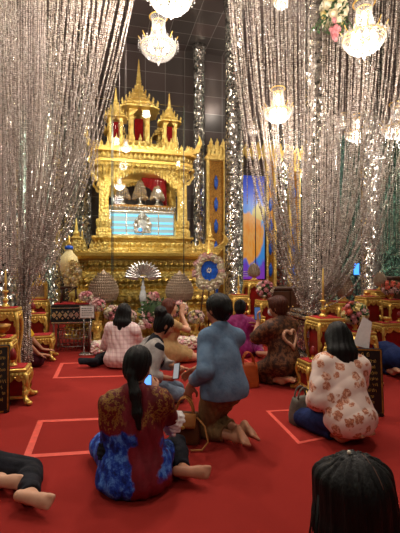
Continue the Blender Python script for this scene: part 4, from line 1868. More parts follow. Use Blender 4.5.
# ---- black boards with gold Thai lettering (too small in the photo to be read)
def text_board(label, loc, rz, w, h, rows, seed, lean=.12):
    t = thing('text_board', label, 'sign', loc, rz)
    m = MB()
    m.box((0, 0, h / 2), (w, .03, h), bev=.006)
    for s in (-1, 1):
        m.box((s * (w / 2 - .03), .1, .015), (.03, .26, .03))
    m.box((0, .05, h * .3), (.05, .03, h * .55))
    m.build('board', 'black_lacquer', t)
    fr = MB()
    for s in (-1, 1):
        fr.box((s * (w / 2 - .012), -.012, h / 2), (.012, .014, h - .03))
        fr.box((0, -.012, h / 2 + s * (h / 2 - .014)), (w - .03, .014, .012))
    fr.build('gold_border', 'gold_old', t)
    lt = MB()
    rr = random.Random(seed)
    for r in range(rows):
        z = h * .88 - h * .78 * r / rows
        gh = h * .028 * (1.5 if r == 0 else 1)
        L = w * (.5 if r == 0 else .66 + .12 * rr.random())
        x = -L / 2
        while x < L / 2:
            if rr.random() < .12:
                x += gh * .9
                continue
            cw = gh * (.55 + .3 * rr.random())
            # a looped consonant: ring head, stem, shoulder and foot strokes
            st = rr.random()
            pts = [(x, -.0175, z), (x, -.0175, z + gh * .8), (x + cw * .5, -.0175, z + gh), (x + cw * .8, -.0175, z + gh * .8), (x + cw * .8, -.0175, z)]
            if st < .4:
                pts = pts[::-1][:4]
            elif st < .65:
                pts = [(x, -.0175, z + gh), (x, -.0175, z), (x + cw * .8, -.0175, z), (x + cw * .8, -.0175, z + gh)]
            lt.tube(pts, gh * .09, 4, smooth=False)
            hx, hz = (pts[0][0] + cw * .16, pts[0][2])
            lt.tube([(hx + gh * .13 * math.cos(q), -.0175, hz + gh * .13 * math.sin(q)) for q in [2 * PI * k / 6 for k in range(7)]], gh * .06, 4, smooth=False)
            if rr.random() < .35:
                lt.box((x + cw * .5, -.0175, z + gh * 1.35), (cw * .6, .003, gh * .14))
            if rr.random() < .12:
                lt.box((x + cw * .6, -.0175, z - gh * .35), (gh * .14, .003, gh * .3))
            x += cw + gh * .28
    lt.build('lettering', 'gold_smooth', t)
    t.rotation_euler = (-lean, 0, rz)
    return t


text_board('black board with gold lettering behind the woman in the flowery shirt', (X(358.5, 3.5), 3.5, 0.0), R(-6), .44, .60, 9, 4, .10)
text_board('black board with gold lettering at the left edge', (X(-10, 3.52), 3.52, 0.0), R(20), .32, .62, 9, 6, .06)


# ---- small things on the altars
def bowl(label, loc, r, name='incense_bowl', m='gold_smooth', inner='wood_dark'):
    t = thing(name, label, 'bowl', loc)
    MB().lathe([(r * .6, 0), (r * .62, r * .12), (r * .35, r * .25), (r * .85, r * .6), (r, r * .95), (r * 1.06, r * 1.2), (r * .94, r * 1.2), (r * .85, r * .9), (0.003, r * .75)], seg=20).build('body', m, t)
    MB().lathe([(r * .84, r * .95), (r * .8, r * 1.02), (0.003, r * 1.04)], seg=18).build('ash', inner, t)
    return t


bowl('gold incense bowl on the middle height table beside the black text board', (X(339, 4.12), 4.12, .528), .075)
bowl('dark incense bowl on the middle table at the left edge', (X(0, 4.1), 4.1, .608), .1, m='gold_old')
bowl('gold bowl on the low table in front of the far right set', (X(387, 5.84), 5.84, .508), .06)
bowl('small gold bowl on the left table of the far right set', (X(367, 6.3), 6.3, .868), .055)
bowl('gold bowl on the low table of the middle set', (X(243, 6.58), 6.58, .508), .06)


def casket(label, loc, w, h):
    t = thing('framed_casket', label, 'casket', loc, YAW)
    m = MB()
    for s in (-1, 1):
        m.box((s * (w / 2 - .018), 0, h / 2), (.036, .12, h), bev=.006)
    for z in (.018, h - .018):
        m.box((0, 0, z), (w, .12, .036), bev=.006)
    for k in range(6):
        flame(m, (-w / 2 + w * (k + .5) / 6, 0, h - .005), (1, 0, 0), .05 + .05 * (k in (2, 3)), w / 6, .02, .1)
    m.build('frame', 'gold_smooth', t)
    MB().box((0, .01, h / 2), (w - .06, .06, h - .06)).build('panel', 'silver_lace', t)
    m = MB().lathe([(.03, 0), (.04, .02), (.015, .05), (.025, .09), (.004, .16)], (0, 0, h + .02), 12)
    m.build('finial', 'gold_smooth', t)


casket('gold framed casket on top of the left rear altar set', (X(39, 6.44), 6.44, .808), .26, .26)


def red_lamp(label, loc, r=.03, h=.16):
    t = thing('altar_lamp', label, 'lamp', loc)
    MB().lathe([(r * 1.3, 0), (r * 1.4, .012), (r * .5, .025), (r * .45, h * .3), (r, h * .36)], seg=14).build('base', 'gold_smooth', t)
    MB().lathe([(r, h * .36), (r * 1.2, h * .55), (r * .9, h * .85), (r * .3, h), (.003, h * 1.04)], seg=14).build('globe', 'red_lacquer', t)


red_lamp('red altar lamp on the low left front table', (X(13, 3.85), 3.85, .358), .03, .17)
red_lamp('red altar lamp on the low right front table', (X(313, 4.16), 4.16, .348), .03, .14)
red_lamp('red altar lamp on the right end of the long far right table', (X(399, 5.88), 5.88, .508), .03, .16)
red_lamp('red altar lamp on the middle left rear table', (X(33, 6.01), 6.01, .628), .035, .16)


# ---- dark cabinet and a small blue monitor far back on the right
def far_back():
    t = thing('cabinet', 'low dark cabinet behind the middle altar set', 'cabinet', at(285, 8.4), YAW)
    MB().box((0, 0, .45), (.9, .45, .82), bev=.01).box((0, 0, .88), (.98, .5, .05), bev=.01).box((0, 0, .03), (.86, .42, .06)).build('body', 'wood_dark', t)
    for s in (-1, 1):
        d = MB().box((s * .22, -.235, .46), (.41, .02, .74), bev=.006).build('door', 'wood_dark', t)
        MB().ball((s * .05, -.26, .5), .018, 8, 5).build('knob', 'gold_smooth', d)
    p = P(356, 269, 9.2)
    t = thing('monitor', 'small blue lit monitor on a post behind the right swags', 'monitor', (p[0], p[1], 0), YAW)
    MB().box((0, 0, p[2]), (.16, .03, .3), bev=.005).build('casing', 'black_lacquer', t)
    MB().box((0, -.017, p[2]), (.14, .006, .27)).build('display', 'blue_light', t)
    MB().tube([(0, .0, p[2] - .14), (0, 0, .03)], .02, 8).lathe([(.15, 0), (.15, .02), (.03, .035)], seg=16).build('post', 'black_lacquer', t)
    t = thing('cabinet', 'dark cabinet at the right edge behind the far right altar set', 'cabinet', at(404, 9.0), YAW)
    MB().box((0, 0, .55), (1.0, .5, 1.04), bev=.01).box((0, 0, 1.09), (1.1, .56, .05), bev=.01).box((0, 0, .02), (.96, .46, .04)).build('body', 'wood_dark', t)
    for s in (-1, 1):
        d = MB().box((s * .24, -.26, .56), (.45, .02, .9), bev=.006).build('door', 'wood_dark', t)
        MB().ball((s * .05, -.285, .6), .018, 8, 5).build('knob', 'gold_smooth', d)


far_back()
# ================================================================== people
def people_materials():
    t = NT('skin')
    v = t.coord('Object')
    nz = t.noise(v, 14, 3)
    t.color(t.ramp(nz.outputs['Fac'], [(0.3, lin((168, 112, 84))), (0.7, lin((190, 132, 102)))]))
    t.set(0.5, 0, 0.35)
    t.b.inputs['Subsurface Weight'].default_value = 0.08
    t.b.inputs['Subsurface Radius'].default_value = (0.02, 0.008, 0.004)
    M['skin'] = t.m
    t = NT('skin_fair')
    v = t.coord('Object')
    nz = t.noise(v, 14, 3)
    t.color(t.ramp(nz.outputs['Fac'], [(0.3, lin((205, 152, 122))), (0.7, lin((222, 172, 142)))]))
    t.set(0.5, 0, 0.35)
    M['skin_fair'] = t.m
    plain('scalp', (104, 70, 54), 0.7, 0, 0.1)
    plain('eye_dark', (24, 16, 14), 0.25, 0, 0.05)
    plain('lip', (160, 70, 66), 0.4, 0, 0.08)
    plain('mask_cloth', (214, 206, 200), 0.8, 0, 0.05)

    def hairmat(name, a, b):
        t = NT(name)
        v = t.coord('Object', (60, 60, 5))
        nz = t.noise(v, 3.0, 4, 0.6)
        t.color(t.ramp(nz.outputs['Fac'], [(0.35, lin(a)), (0.7, lin(b))]))
        t.set(0.5, 0, 0.22)
        t.bump(nz.outputs['Fac'], 0.6, 0.006)
        M[name] = t.m
    hairmat('hair_black', (9, 7, 7), (20, 16, 15))
    hairmat('hair_auburn', (62, 26, 16), (104, 46, 28))
    hairmat('hair_brown', (54, 26, 18), (92, 46, 32))

    def cloth(name, a, b, scale=14, bump=0.25, rough=0.85):
        t = NT(name)
        v = t.coord('Object')
        nz = t.noise(v, scale, 4, 0.6)
        fine = t.noise(v, 420, 2)
        t.color(t.ramp(nz.outputs['Fac'], [(0.3, lin(a)), (0.7, lin(b))]))
        t.set(rough, 0, 0.2)
        t.bump(t.math('ADD', t.math('MULTIPLY', nz.outputs['Fac'], 1.0), t.math('MULTIPLY', fine.outputs['Fac'], 0.12)), bump * 2.2, 0.02)
        M[name] = t.m
    cloth('denim_light', (94, 120, 148), (120, 146, 172))
    cloth('denim_faded', (104, 120, 140), (132, 146, 164))
    cloth('denim_dark', (22, 34, 74), (34, 48, 96))
    cloth('khaki', (110, 82, 52), (136, 104, 68))
    cloth('black_knit', (18, 18, 24), (34, 34, 42))
    cloth('grey_cardigan', (148, 140, 136), (176, 168, 162))
    cloth('tan_linen', (168, 134, 88), (190, 156, 108))
    cloth('purple_silk', (120, 26, 84), (150, 40, 110), rough=0.5)
    cloth('yellow_cloth', (206, 158, 20), (228, 182, 40))
    cloth('maroon_cloth', (62, 18, 30), (86, 26, 40))
    cloth('white_cotton', (214, 208, 202), (232, 226, 220))
    cloth('ruffle_white', (216, 206, 202), (244, 238, 234))
    cloth('grey_canvas', (96, 92, 84), (122, 118, 108))
    cloth('leather_brown', (84, 50, 30), (112, 70, 42), 9, 0.1, 0.45)
    cloth('leather_tan', (172, 110, 56), (196, 134, 74), 9, 0.1, 0.45)
    cloth('leather_orange', (152, 66, 28), (182, 88, 42), 9, 0.1, 0.45)

    # pink checked shirt
    t = NT('pink_check')
    v = t.coord('Object')
    nz = t.noise(v, 6, 2)
    sep = t.n('ShaderNodeSeparateXYZ')
    t.l(v, sep.inputs[0])

    def band(sock, f, lo):
        s = t.math('SINE', t.math('MULTIPLY', sock, f))
        return t.math('GREATER_THAN', s, lo)
    a = band(t.math('ADD', sep.outputs[0], t.math('MULTIPLY', sep.outputs[1], 0.5)), 120, 0.55)
    b = band(sep.outputs[2], 120, 0.55)
    c = t.mix(t.math('MULTIPLY', a, 0.32), (232, 208, 204), (184, 124, 130))
    c = t.mix(t.math('MULTIPLY', b, 0.3), c, (180, 122, 132))
    t.color(c)
    t.set(0.85, 0, 0.2)
    M['pink_check'] = t.m

    # cream blouse with rust coloured flowers
    t = NT('flower_print')
    v = t.coord('Object')
    nz = t.noise(v, 26, 3)
    mx = t.n('ShaderNodeVectorMath', operation='ADD')
    sc = t.n('ShaderNodeVectorMath', operation='SCALE')
    t.l(nz.outputs['Color'], sc.inputs[0])
    sc.inputs['Scale'].default_value = 0.05
    t.l(v, mx.inputs[0])
    t.l(sc.outputs[0], mx.inputs[1])
    vo = t.voro(mx.outputs[0], 12.0)
    vo.inputs['Randomness'].default_value = 0.7
    vo2 = t.voro(mx.outputs[0], 42)
    cr = t.ramp(vo.outputs['Distance'], [(0.40, (1, 1, 1, 1)), (0.46, (0, 0, 0, 1))])
    petc = t.ramp(vo2.outputs['Distance'], [(0.2, lin((206, 140, 108))), (0.45, lin((166, 92, 64))), (0.7, lin((230, 184, 158)))])
    c = t.mix(cr, (236, 214, 202), petc)
    t.color(c)
    t.set(0.6, 0, 0.25)
    M['flower_print'] = t.m

    # dark brown devore print
    t = NT('brown_print')
    v = t.coord('Object')
    nz = t.noise(v, 22, 4, 0.6)
    vo = t.voro(v, 26)
    c = t.ramp(nz.outputs['Fac'], [(0.38, lin((44, 24, 16))), (0.5, lin((70, 38, 24))), (0.58, lin((120, 76, 48))), (0.66, lin((62, 34, 22)))])
    t.color(c)
    t.set(0.6, 0, 0.3)
    M['brown_print'] = t.m
    plain('heart_lace', (190, 140, 112), 0.7, 0, 0.15, 60)

    # festive tunic: wine red, gold tracery at the shoulders, blue flounce print low down
    t = NT('festive_print')
    v = t.coord('Object')
    sep = t.n('ShaderNodeSeparateXYZ')
    t.l(v, sep.inputs[0])
    nz = t.noise(v, 8, 3)
    wob = t.math('MULTIPLY', t.math('SUBTRACT', nz.outputs['Fac'], 0.5), 0.22)
    red = t.ramp(nz.outputs['Fac'], [(0.3, lin((92, 12, 24))), (0.7, lin((120, 20, 32)))])
    # gold tracery
    wv = t.noise(v, 30, 3, 0.7)
    gm = t.ramp(wv.outputs['Fac'], [(0.50, (0, 0, 0, 1)), (0.53, (1, 1, 1, 1)), (0.58, (1, 1, 1, 1)), (0.61, (0, 0, 0, 1))])
    top = t.ramp(t.math('ADD', sep.outputs[2], wob), [(0.37, (0, 0, 0, 1)), (0.42, (1, 1, 1, 1))])
    side = t.ramp(t.math('ABSOLUTE', t.math('ADD', sep.outputs[0], wob)), [(0.05, (0, 0, 0, 1)), (0.1, (1, 1, 1, 1))])
    gmm = t.math('MULTIPLY', t.math('MULTIPLY', gm, top), side)
    c = t.mix(gmm, red, (176, 132, 58))
    lace = t.math('MULTIPLY', t.math('MULTIPLY', top, side), 0.35)
    c = t.mix(lace, c, (70, 40, 22))
    # blue petals: lower left and lower right
    bw = t.noise(v, 17, 4, 0.7)
    blue = t.ramp(bw.outputs['Fac'], [(0.36, lin((10, 24, 84))), (0.5, lin((24, 58, 160))), (0.62, lin((90, 140, 214))), (0.7, lin((26, 60, 166)))])
    xw = t.math('ADD', sep.outputs[0], wob)
    left = t.ramp(t.math('MULTIPLY', xw, -1.0), [(0.0, (0, 0, 0, 1)), (0.015, (1, 1, 1, 1))])
    low = t.ramp(t.math('ADD', sep.outputs[2], wob), [(0.345, (1, 1, 1, 1)), (0.365, (0, 0, 0, 1))])
    b1 = t.math('MULTIPLY', left, low)
    right = t.ramp(xw, [(0.145, (0, 0, 0, 1)), (0.16, (1, 1, 1, 1))])
    low2 = t.ramp(t.math('ADD', sep.outputs[2], t.math('MULTIPLY', wob, 0.6)), [(0.10, (0, 0, 0, 1)), (0.13, (1, 1, 1, 1)), (0.27, (1, 1, 1, 1)), (0.3, (0, 0, 0, 1))])
    b2 = t.math('MULTIPLY', right, low2)
    c = t.mix(t.math('MAXIMUM', b1, b2), c, blue)
    t.color(c)
    t.set(0.65, 0, 0.25)
    t.bump(bw.outputs['Fac'], 0.5, 0.012)
    M['festive_print'] = t.m


people_materials()


def rot(yaw=0, lean=0, side=0):
    """frame rows right, forward, up: yaw left positive, lean forwards, side to the right"""
    m = Matrix.Rotation(R(yaw), 3, 'Z') @ Matrix.Rotation(R(side), 3, 'Y') @ Matrix.Rotation(R(-lean), 3, 'X')
    a = np.array(m)
    return np.array([a[:, 0], a[:, 1], a[:, 2]])


def ik(a, c, la, lb, pole):
    a, c = np.array(a, float), np.array(c, float)
    d = c - a
    L = np.linalg.norm(d)
    u = d / (L + 1e-9)
    if L > (la + lb) * .995:
        c = a + u * (la + lb) * .995
        L = (la + lb) * .995
    x = (la * la - lb * lb + L * L) / (2 * L)
    h = math.sqrt(max(la * la - x * x, 1e-6))
    p = np.array(pole, float)
    p = nrm(p - u * np.dot(p, u))
    return a + u * x + p * h, c


class Pose:
    def __init__(s, loc, yaw, hz=.12, pel=(0, 0, 0), che=(0, 0, 0), head=(0, 0, 0), sz=1.0,
                 wL=None, wR=None, pL=(-.6, -.3, -.6), pR=(.6, -.3, -.6),
                 kL=None, aL=None, tL=(0, -1, 0), sL=(0, 0, 1), kR=None, aR=None, tR=(0, -1, 0), sR=(0, 0, 1),
                 hL=None, hR=None, nL=None, nR=None, cL=30, cR=30, wide=1.0):
        s.loc, s.yaw, s.sz = np.array((loc[0], loc[1], 0.0)), R(yaw), sz
        s.wide = wide
        s.P = rot(*pel)
        s.C_ = rot(*che)
        s.H = rot(*head)
        s.pel = np.array((0, 0, hz))
        mid = nrm(s.P[2] + s.C_[2])
        s.che = s.pel + mid * .27 * sz
        s.nb = s.che + s.C_[2] * .175 * sz
        s.hc = s.nb + nrm(s.C_[2] * .6 + s.H[2] * .5 + s.H[1] * .14) * .162
        self = s
        for side, sg in (('L', -1), ('R', 1)):
            sh = s.che + s.C_[2] * .105 * sz + s.C_[0] * sg * .15 * sz * wide
            w = {'L': wL, 'R': wR}[side]
            w = np.array(w, float) if w is not None else sh + np.array((sg * .05, .12, -.46))
            e, w = ik(sh, w, .27 * sz, .235 * sz, {'L': pL, 'R': pR}[side])
            setattr(s, 's' + side, sh)
            setattr(s, 'e' + side, e)
            setattr(s, 'w' + side, w)
            hd = {'L': hL, 'R': hR}[side]
            setattr(s, 'hd' + side, nrm(hd) if hd is not None else nrm(w - e))
            nn = {'L': nL, 'R': nR}[side]
            setattr(s, 'hn' + side, nn if nn is not None else np.array((-sg * .6, .2, -.7)))
            setattr(s, 'cu' + side, {'L': cL, 'R': cR}[side])
            hip = s.pel + s.P[0] * sg * .085 * sz - s.P[2] * .02
            setattr(s, 'h' + side, hip)
            setattr(s, 'k' + side, np.array({'L': kL, 'R': kR}[side], float))
            setattr(s, 'a' + side, np.array({'L': aL, 'R': aR}[side], float))
            setattr(s, 't' + side, nrm({'L': tL, 'R': tR}[side]))
            setattr(s, 'so' + side, nrm({'L': sL, 'R': sR}[side]))

    # -------------------------------------------------- body surface
    def hand(s, side):
        w, d = getattr(s, 'w' + side), getattr(s, 'hd' + side)
        n = np.array(getattr(s, 'hn' + side), float)
        n = nrm(n - d * np.dot(n, d))               # the palm faces n
        sg = 1 if side == 'R' else -1
        t = np.cross(d, n) * -sg                      # towards the thumb
        cu = R(getattr(s, 'cu' + side))
        out = [ell(w + d * .05, (.037, .055, .0155), (t, d, n), .02)]
        for q, (off, L) in enumerate(((.028, .066), (.009, .074), (-.010, .069), (-.028, .054))):
            b = w + d * .092 + t * off
            p, ang = b, cu * .4
            for f, r0, r1 in ((.44, .0088, .0082), (.32, .0082, .0076), (.24, .0076, .0066)):
                dd = d * math.cos(ang) + n * math.sin(ang) + t * off * 1.2
                e = p + nrm(dd) * L * f
                out.append(cone(p, e, r0, r1, .006))
                p, ang = e, ang + cu * .55
        b = w + d * .026 + t * .028
        e1 = b + nrm(d * .62 + t * .7 + n * .25) * .04
        e2 = e1 + nrm(d * .85 + t * .25 + n * .35) * .03
        e3 = e2 + nrm(d * .9 - t * .05 + n * .4) * .024
        out += [cone(b, e1, .012, .0105, .012), cone(e1, e2, .0105, .009, .006), cone(e2, e3, .009, .0075, .004)]
        return out

    def foot(s, side):
        a, t, so = getattr(s, 'a' + side), getattr(s, 't' + side), getattr(s, 'so' + side)
        so = nrm(so - t * np.dot(so, t))
        x = np.cross(t, so)
        sg = 1 if side == 'R' else -1
        big = x * sg * -1 if False else np.cross(so, t) * sg * 1.0
        # big toe lies on the inner side of the foot
        f = s.sz
        heel = a + so * .045 * f - t * .038 * f
        ball = a + so * .05 * f + t * .115 * f
        out = [cone(a, heel, .034 * f, .03 * f, .03),
               cone(a + t * .01, ball - so * .008, .034 * f, .02 * f, .03),
               ell(ball, (.040 * f, .048 * f, .019 * f), (x, t, so), .03),
               ell(a + so * .055 * f + t * .04 * f + x * 0, (.03 * f, .07 * f, .02 * f), (x, t, so), .03)]
        for i in range(5):
            o = (i - 2) * -.0150 * f
            L = (.027, .028, .025, .021, .015)[i] * f
            r = (.0125, .0092, .0088, .0084, .008)[i] * f
            b = ball + big * o + t * .03 * f - so * .002
            out.append(cone(b, b + t * L + so * .004, r * 1.1, r, .012))
        return out

    def torso(s, i=0.0, w=1.0):
        f, wd = s.sz, s.wide
        p, c = s.P, s.C_
        return [ell(s.pel, (.158 * f * w + i, .112 * f + i, .12 * f + i), p, .06),
                ell(s.pel + p[0] * .07 - p[1] * .045 - p[2] * .02, (.095 * f + i, .095 * f + i, .1 * f + i), p, .06),
                ell(s.pel - p[0] * .07 - p[1] * .045 - p[2] * .02, (.095 * f + i, .095 * f + i, .1 * f + i), p, .06),
                ell((s.pel + s.che) / 2, (.128 * f * w + i, .095 * f + i, .15 * f + i), (p + c) / 2, .07),
                ell(s.che, (.145 * f * wd + i, .102 * f + i, .165 * f + i), c, .06),
                ell(s.che + c[0] * .07 + c[1] * .075 - c[2] * .02, (.06 + i, .05 + i, .06 + i), c, .04),
                ell(s.che - c[0] * .07 + c[1] * .075 - c[2] * .02, (.06 + i, .05 + i, .06 + i), c, .04),
                cone(s.sL, s.sR, .05 * f + i, .05 * f + i, .05),
                cone(s.nb + c[2] * .01, s.sL + c[2] * .005, .04 + i, .044 + i, .05),
                cone(s.nb + c[2] * .01, s.sR + c[2] * .005, .04 + i, .044 + i, .05)]

    def arm(s, side, i=0.0, upto=2.0, flat=False, k=.03):
        """upto: 1 = elbow, 2 = wrist"""
        sh, e, w = getattr(s, 's' + side), getattr(s, 'e' + side), getattr(s, 'w' + side)
        f = s.sz
        if upto <= 1:
            q = sh + (e - sh) * upto
            return [cone(sh, q, .049 * f + i, (.049 - .012 * upto) * f + i, k, flat)]
        q = e + (w - e) * (upto - 1)
        return [cone(sh, e, .049 * f + i, .037 * f + i, k), cone(e, q, .037 * f + i, (.037 - .013 * (upto - 1)) * f + i, .02, flat)]

    def leg(s, side, i=0.0, upto=2.0, flat=False, k=.04):
        h, kn, a = getattr(s, 'h' + side), getattr(s, 'k' + side), getattr(s, 'a' + side)
        f = s.sz
        if upto <= 1:
            q = h + (kn - h) * upto
            return [cone(h, q, .085 * f + i, (.085 - .033 * upto) * f + i, k, flat)]
        q = kn + (a - kn) * (upto - 1)
        mid = kn + (a - kn) * .32
        out = [cone(h, kn, .085 * f + i, .052 * f + i, k)]
        if upto > 1.35:
            out += [cone(kn, mid, .05 * f + i, .05 * f + i, .02), cone(mid, q, .05 * f + i, (.05 - .02 * (upto - 1.32) / .68) * f + i, .02, flat)]
        else:
            out += [cone(kn, q, .05 * f + i, .05 * f + i, .02, flat)]
        return out

    def head(s):
        c, (r, f, u) = s.hc, s.H
        fr = s.H
        out = [cone(s.nb - s.C_[2] * .02, c - u * .05 - f * .02, .05, .047, .03),
               ell(c + u * .025 - f * .012, (.073, .092, .088), fr, .02),
               ell(c - u * .045 + f * .022, (.055, .062, .062), fr, .04),
               ell(c - u * .092 + f * .062, (.022, .018, .016), fr, .03),
               ell(c + f * .075 + u * .022, (.045, .016, .012), fr, .02),
               cone(c + f * .083 + u * .008, c + f * .104 - u * .026, .008, .0125, .012),
               ell(c + f * .092 - u * .03, (.017, .011, .009), fr, .008),
               ell(c + f * .084 - u * .054, (.021, .011, .006), fr, .006),
               ell(c + f * .082 - u * .064, (.019, .011, .006), fr, .006),
               ell(c + f * .05 - u * .035 + r * .038, (.024, .026, .026), fr, .03),
               ell(c + f * .05 - u * .035 - r * .038, (.024, .026, .026), fr, .03)]
        for sg in (-1, 1):
            out.append(ell(c + r * sg * .076 - u * .008 - f * .008, (.010, .02, .03), fr, .008))
            out.append(ell(c + r * sg * .032 + f * .074 + u * .004, (.016, .010, .010), fr, .006))
        return out

    def body(s, label, h, skin='skin', group=None, hands='LR', feet='LR'):
        pr = s.torso() + s.head()
        for q in 'LR':
            pr += s.arm(q) + s.leg(q)
            pr += s.hand(q) + s.foot(q)
        c, (r, f, u) = s.hc, s.H

        def paint(p):
            m = np.zeros(len(p), int)
            for sg in (-1, 1):
                e = c + r * sg * .032 + f * .082 + u * .004
                dv = p - e
                m[(np.abs(dv @ r) < .013) & (np.abs(dv @ u) < .006) & (np.abs(dv @ f) < .02)] = 1
                b = c + r * sg * .034 + f * .082 + u * .027
                dv = p - b
                m[(np.abs(dv @ r) < .018) & (np.abs(dv @ u) < .004) & (np.abs(dv @ f) < .03)] = 1
            dv = p - (c + f * .09 - u * .059)
            m[(np.abs(dv @ r) < .021) & (np.abs(dv @ u) < .009) & (np.abs(dv @ f) < .016)] = 2
            return m
        o = skin_mesh('person', pr, h, [skin, 'eye_dark', 'lip'], None, paint, 1)
        tag(o, label, 'person', group)
        o.location = tuple(s.loc)
        o.rotation_euler = (0, 0, s.yaw)
        s.o = o
        s.h = h
        return o

    def wear(s, name, prims, mat, cuts=(), subs=(), seed=1, amp=.007, fs=(1, 1, .6), freq=20, h=None, paint=None, floor=True):
        return skin_mesh(name, prims, h or max(s.h, .007), mat, s.o, paint, 1, cuts=cuts, subs=subs, disp=waves(seed, amp, fs, freq), floor=floor)

    def neck_cut(s, drop=.0):
        return (s.nb + s.C_[2] * (.045 - drop), nrm(s.C_[2] * 1.0 + s.C_[1] * .55))

    # -------------------------------------------------- hair
    def hair(s, mat, style='short', length=.3, seed=3, h=None, extra=(), swell=1.0, lift=0.0, amp=.004):
        c, (r, f, u) = s.hc, s.H
        k = swell
        pr = [ell(c + u * (.03 + lift) - f * .022, (.084 * k, .1 * k, .094 * k), s.H, .02),
              ell(c - u * .035 - f * .045, (.07 * k, .06 * k, .07 * k), s.H, .04)]
        if style == 'long':
            b0 = c - f * .05
            for sg in (-1, -.5, 0, .5, 1):
                a0 = c + r * sg * .06 - f * (.05 - .02 * abs(sg)) + u * .0
                a1 = s.nb + s.C_[0] * sg * .075 - s.C_[1] * (.075 - .03 * abs(sg)) + s.C_[2] * .03
                dn = nrm(-s.C_[2] * .8 + np.array((0, 0, -.5)) - s.C_[1] * .1)
                a2 = a1 + dn * length - s.C_[1] * (.035 * min(1, length / .2)) + s.C_[0] * sg * .012
                pr += [cone(a0, a1, .05 * k, .042 * k, .03), cone(a1, a2, .042 * k, .024 * k, .03)]
        pr += list(extra)
        sub = [ell(c + f * .098 - u * .045, (.068, .075, .095), s.H)]
        rr = np.random.RandomState(seed)
        ph = rr.rand(4) * 6

        def disp(x, y, z):
            X0, Y0 = x - c[0], y - c[1]
            X1 = X0 * r[0] + Y0 * r[1] + (z - c[2]) * r[2]
            Y1 = X0 * f[0] + Y0 * f[1] + (z - c[2]) * f[2]
            a = np.arctan2(X1, Y1 + .02)
            return amp * (np.sin(a * 17 + ph[0] + 6 * z) + .7 * np.sin(a * 31 + ph[1] - 9 * z) + .5 * np.sin(a * 9 + ph[2])) * .5
        d = skin_mesh('hair', pr, h or min(s.h, .007), mat, s.o, None, 1, subs=sub, disp=disp, floor=.006)
        return d

    def toL(s, px, py, Y):
        p = P(px, py, Y) - s.loc
        cs, sn = math.cos(-s.yaw), math.sin(-s.yaw)
        return np.array((p[0] * cs - p[1] * sn, p[0] * sn + p[1] * cs, p[2]))


def L_of(px, py, Y, loc, yaw):
    p = P(px, py, Y) - np.array((loc[0], loc[1], 0))
    a = -R(yaw)
    return np.array((p[0] * math.cos(a) - p[1] * math.sin(a), p[0] * math.sin(a) + p[1] * math.cos(a), p[2]))


def W_of(x, y, z, loc, yaw):
    """world point -> local"""
    a = -R(yaw)
    x, y = x - loc[0], y - loc[1]
    return np.array((x * math.cos(a) - y * math.sin(a), x * math.sin(a) + y * math.cos(a), z))


def dirL(v, yaw):
    a = -R(yaw)
    return np.array((v[0] * math.cos(a) - v[1] * math.sin(a), v[0] * math.sin(a) + v[1] * math.cos(a), v[2]))


def to_world(o, p):
    a = o.rotation_euler[2]
    return np.array((o.location[0] + p[0] * math.cos(a) - p[1] * math.sin(a), o.location[1] + p[0] * math.sin(a) + p[1] * math.cos(a), p[2]))


def phone(label, c, right, up, w=.074, h=.155, lit='phone_screen', th=.009):
    """upright handset: display on the side facing right x up"""
    right, up = nrm(right), nrm(up)
    nn = np.cross(right, up)
    t = thing('phone', label, 'phone', tuple(c))
    m = Matrix(((right[0], up[0], nn[0]), (right[1], up[1], nn[1]), (right[2], up[2], nn[2])))
    t.rotation_mode = 'XYZ'
    t.rotation_euler = m.to_euler()

    def rrect(w, h, r):
        out = []
        for cx, cy, a0 in ((w / 2 - r, h / 2 - r, 0), (-w / 2 + r, h / 2 - r, 90), (-w / 2 + r, -h / 2 + r, 180), (w / 2 - r, -h / 2 + r, 270)):
            out += [(cx + r * math.cos(R(a0 + q)), cy + r * math.sin(R(a0 + q))) for q in (0, 30, 60, 90)]
        return out
    MB().prism(rrect(w, h, .012), (0, 0, 0), (1, 0, 0), (0, 1, 0), th).build('casing', 'black_lacquer', t)
    MB().prism(rrect(w - .008, h - .012, .009), (0, 0, th / 2 + .0006), (1, 0, 0), (0, 1, 0), .0012).build('display', lit, t)
    m = MB().prism(rrect(.024, .03, .006), (-.018, h / 2 - .026, -th / 2 - .001), (1, 0, 0), (0, 1, 0), .003)
    m.build('camera_lens', 'black_lacquer', t)
    return t


glow('phone_screen', (96, 160, 250), 1.6)
glow('phone_screen_pale', (176, 186, 194), 0.35)
glow('phone_screen_dim', (70, 100, 150), 0.5)

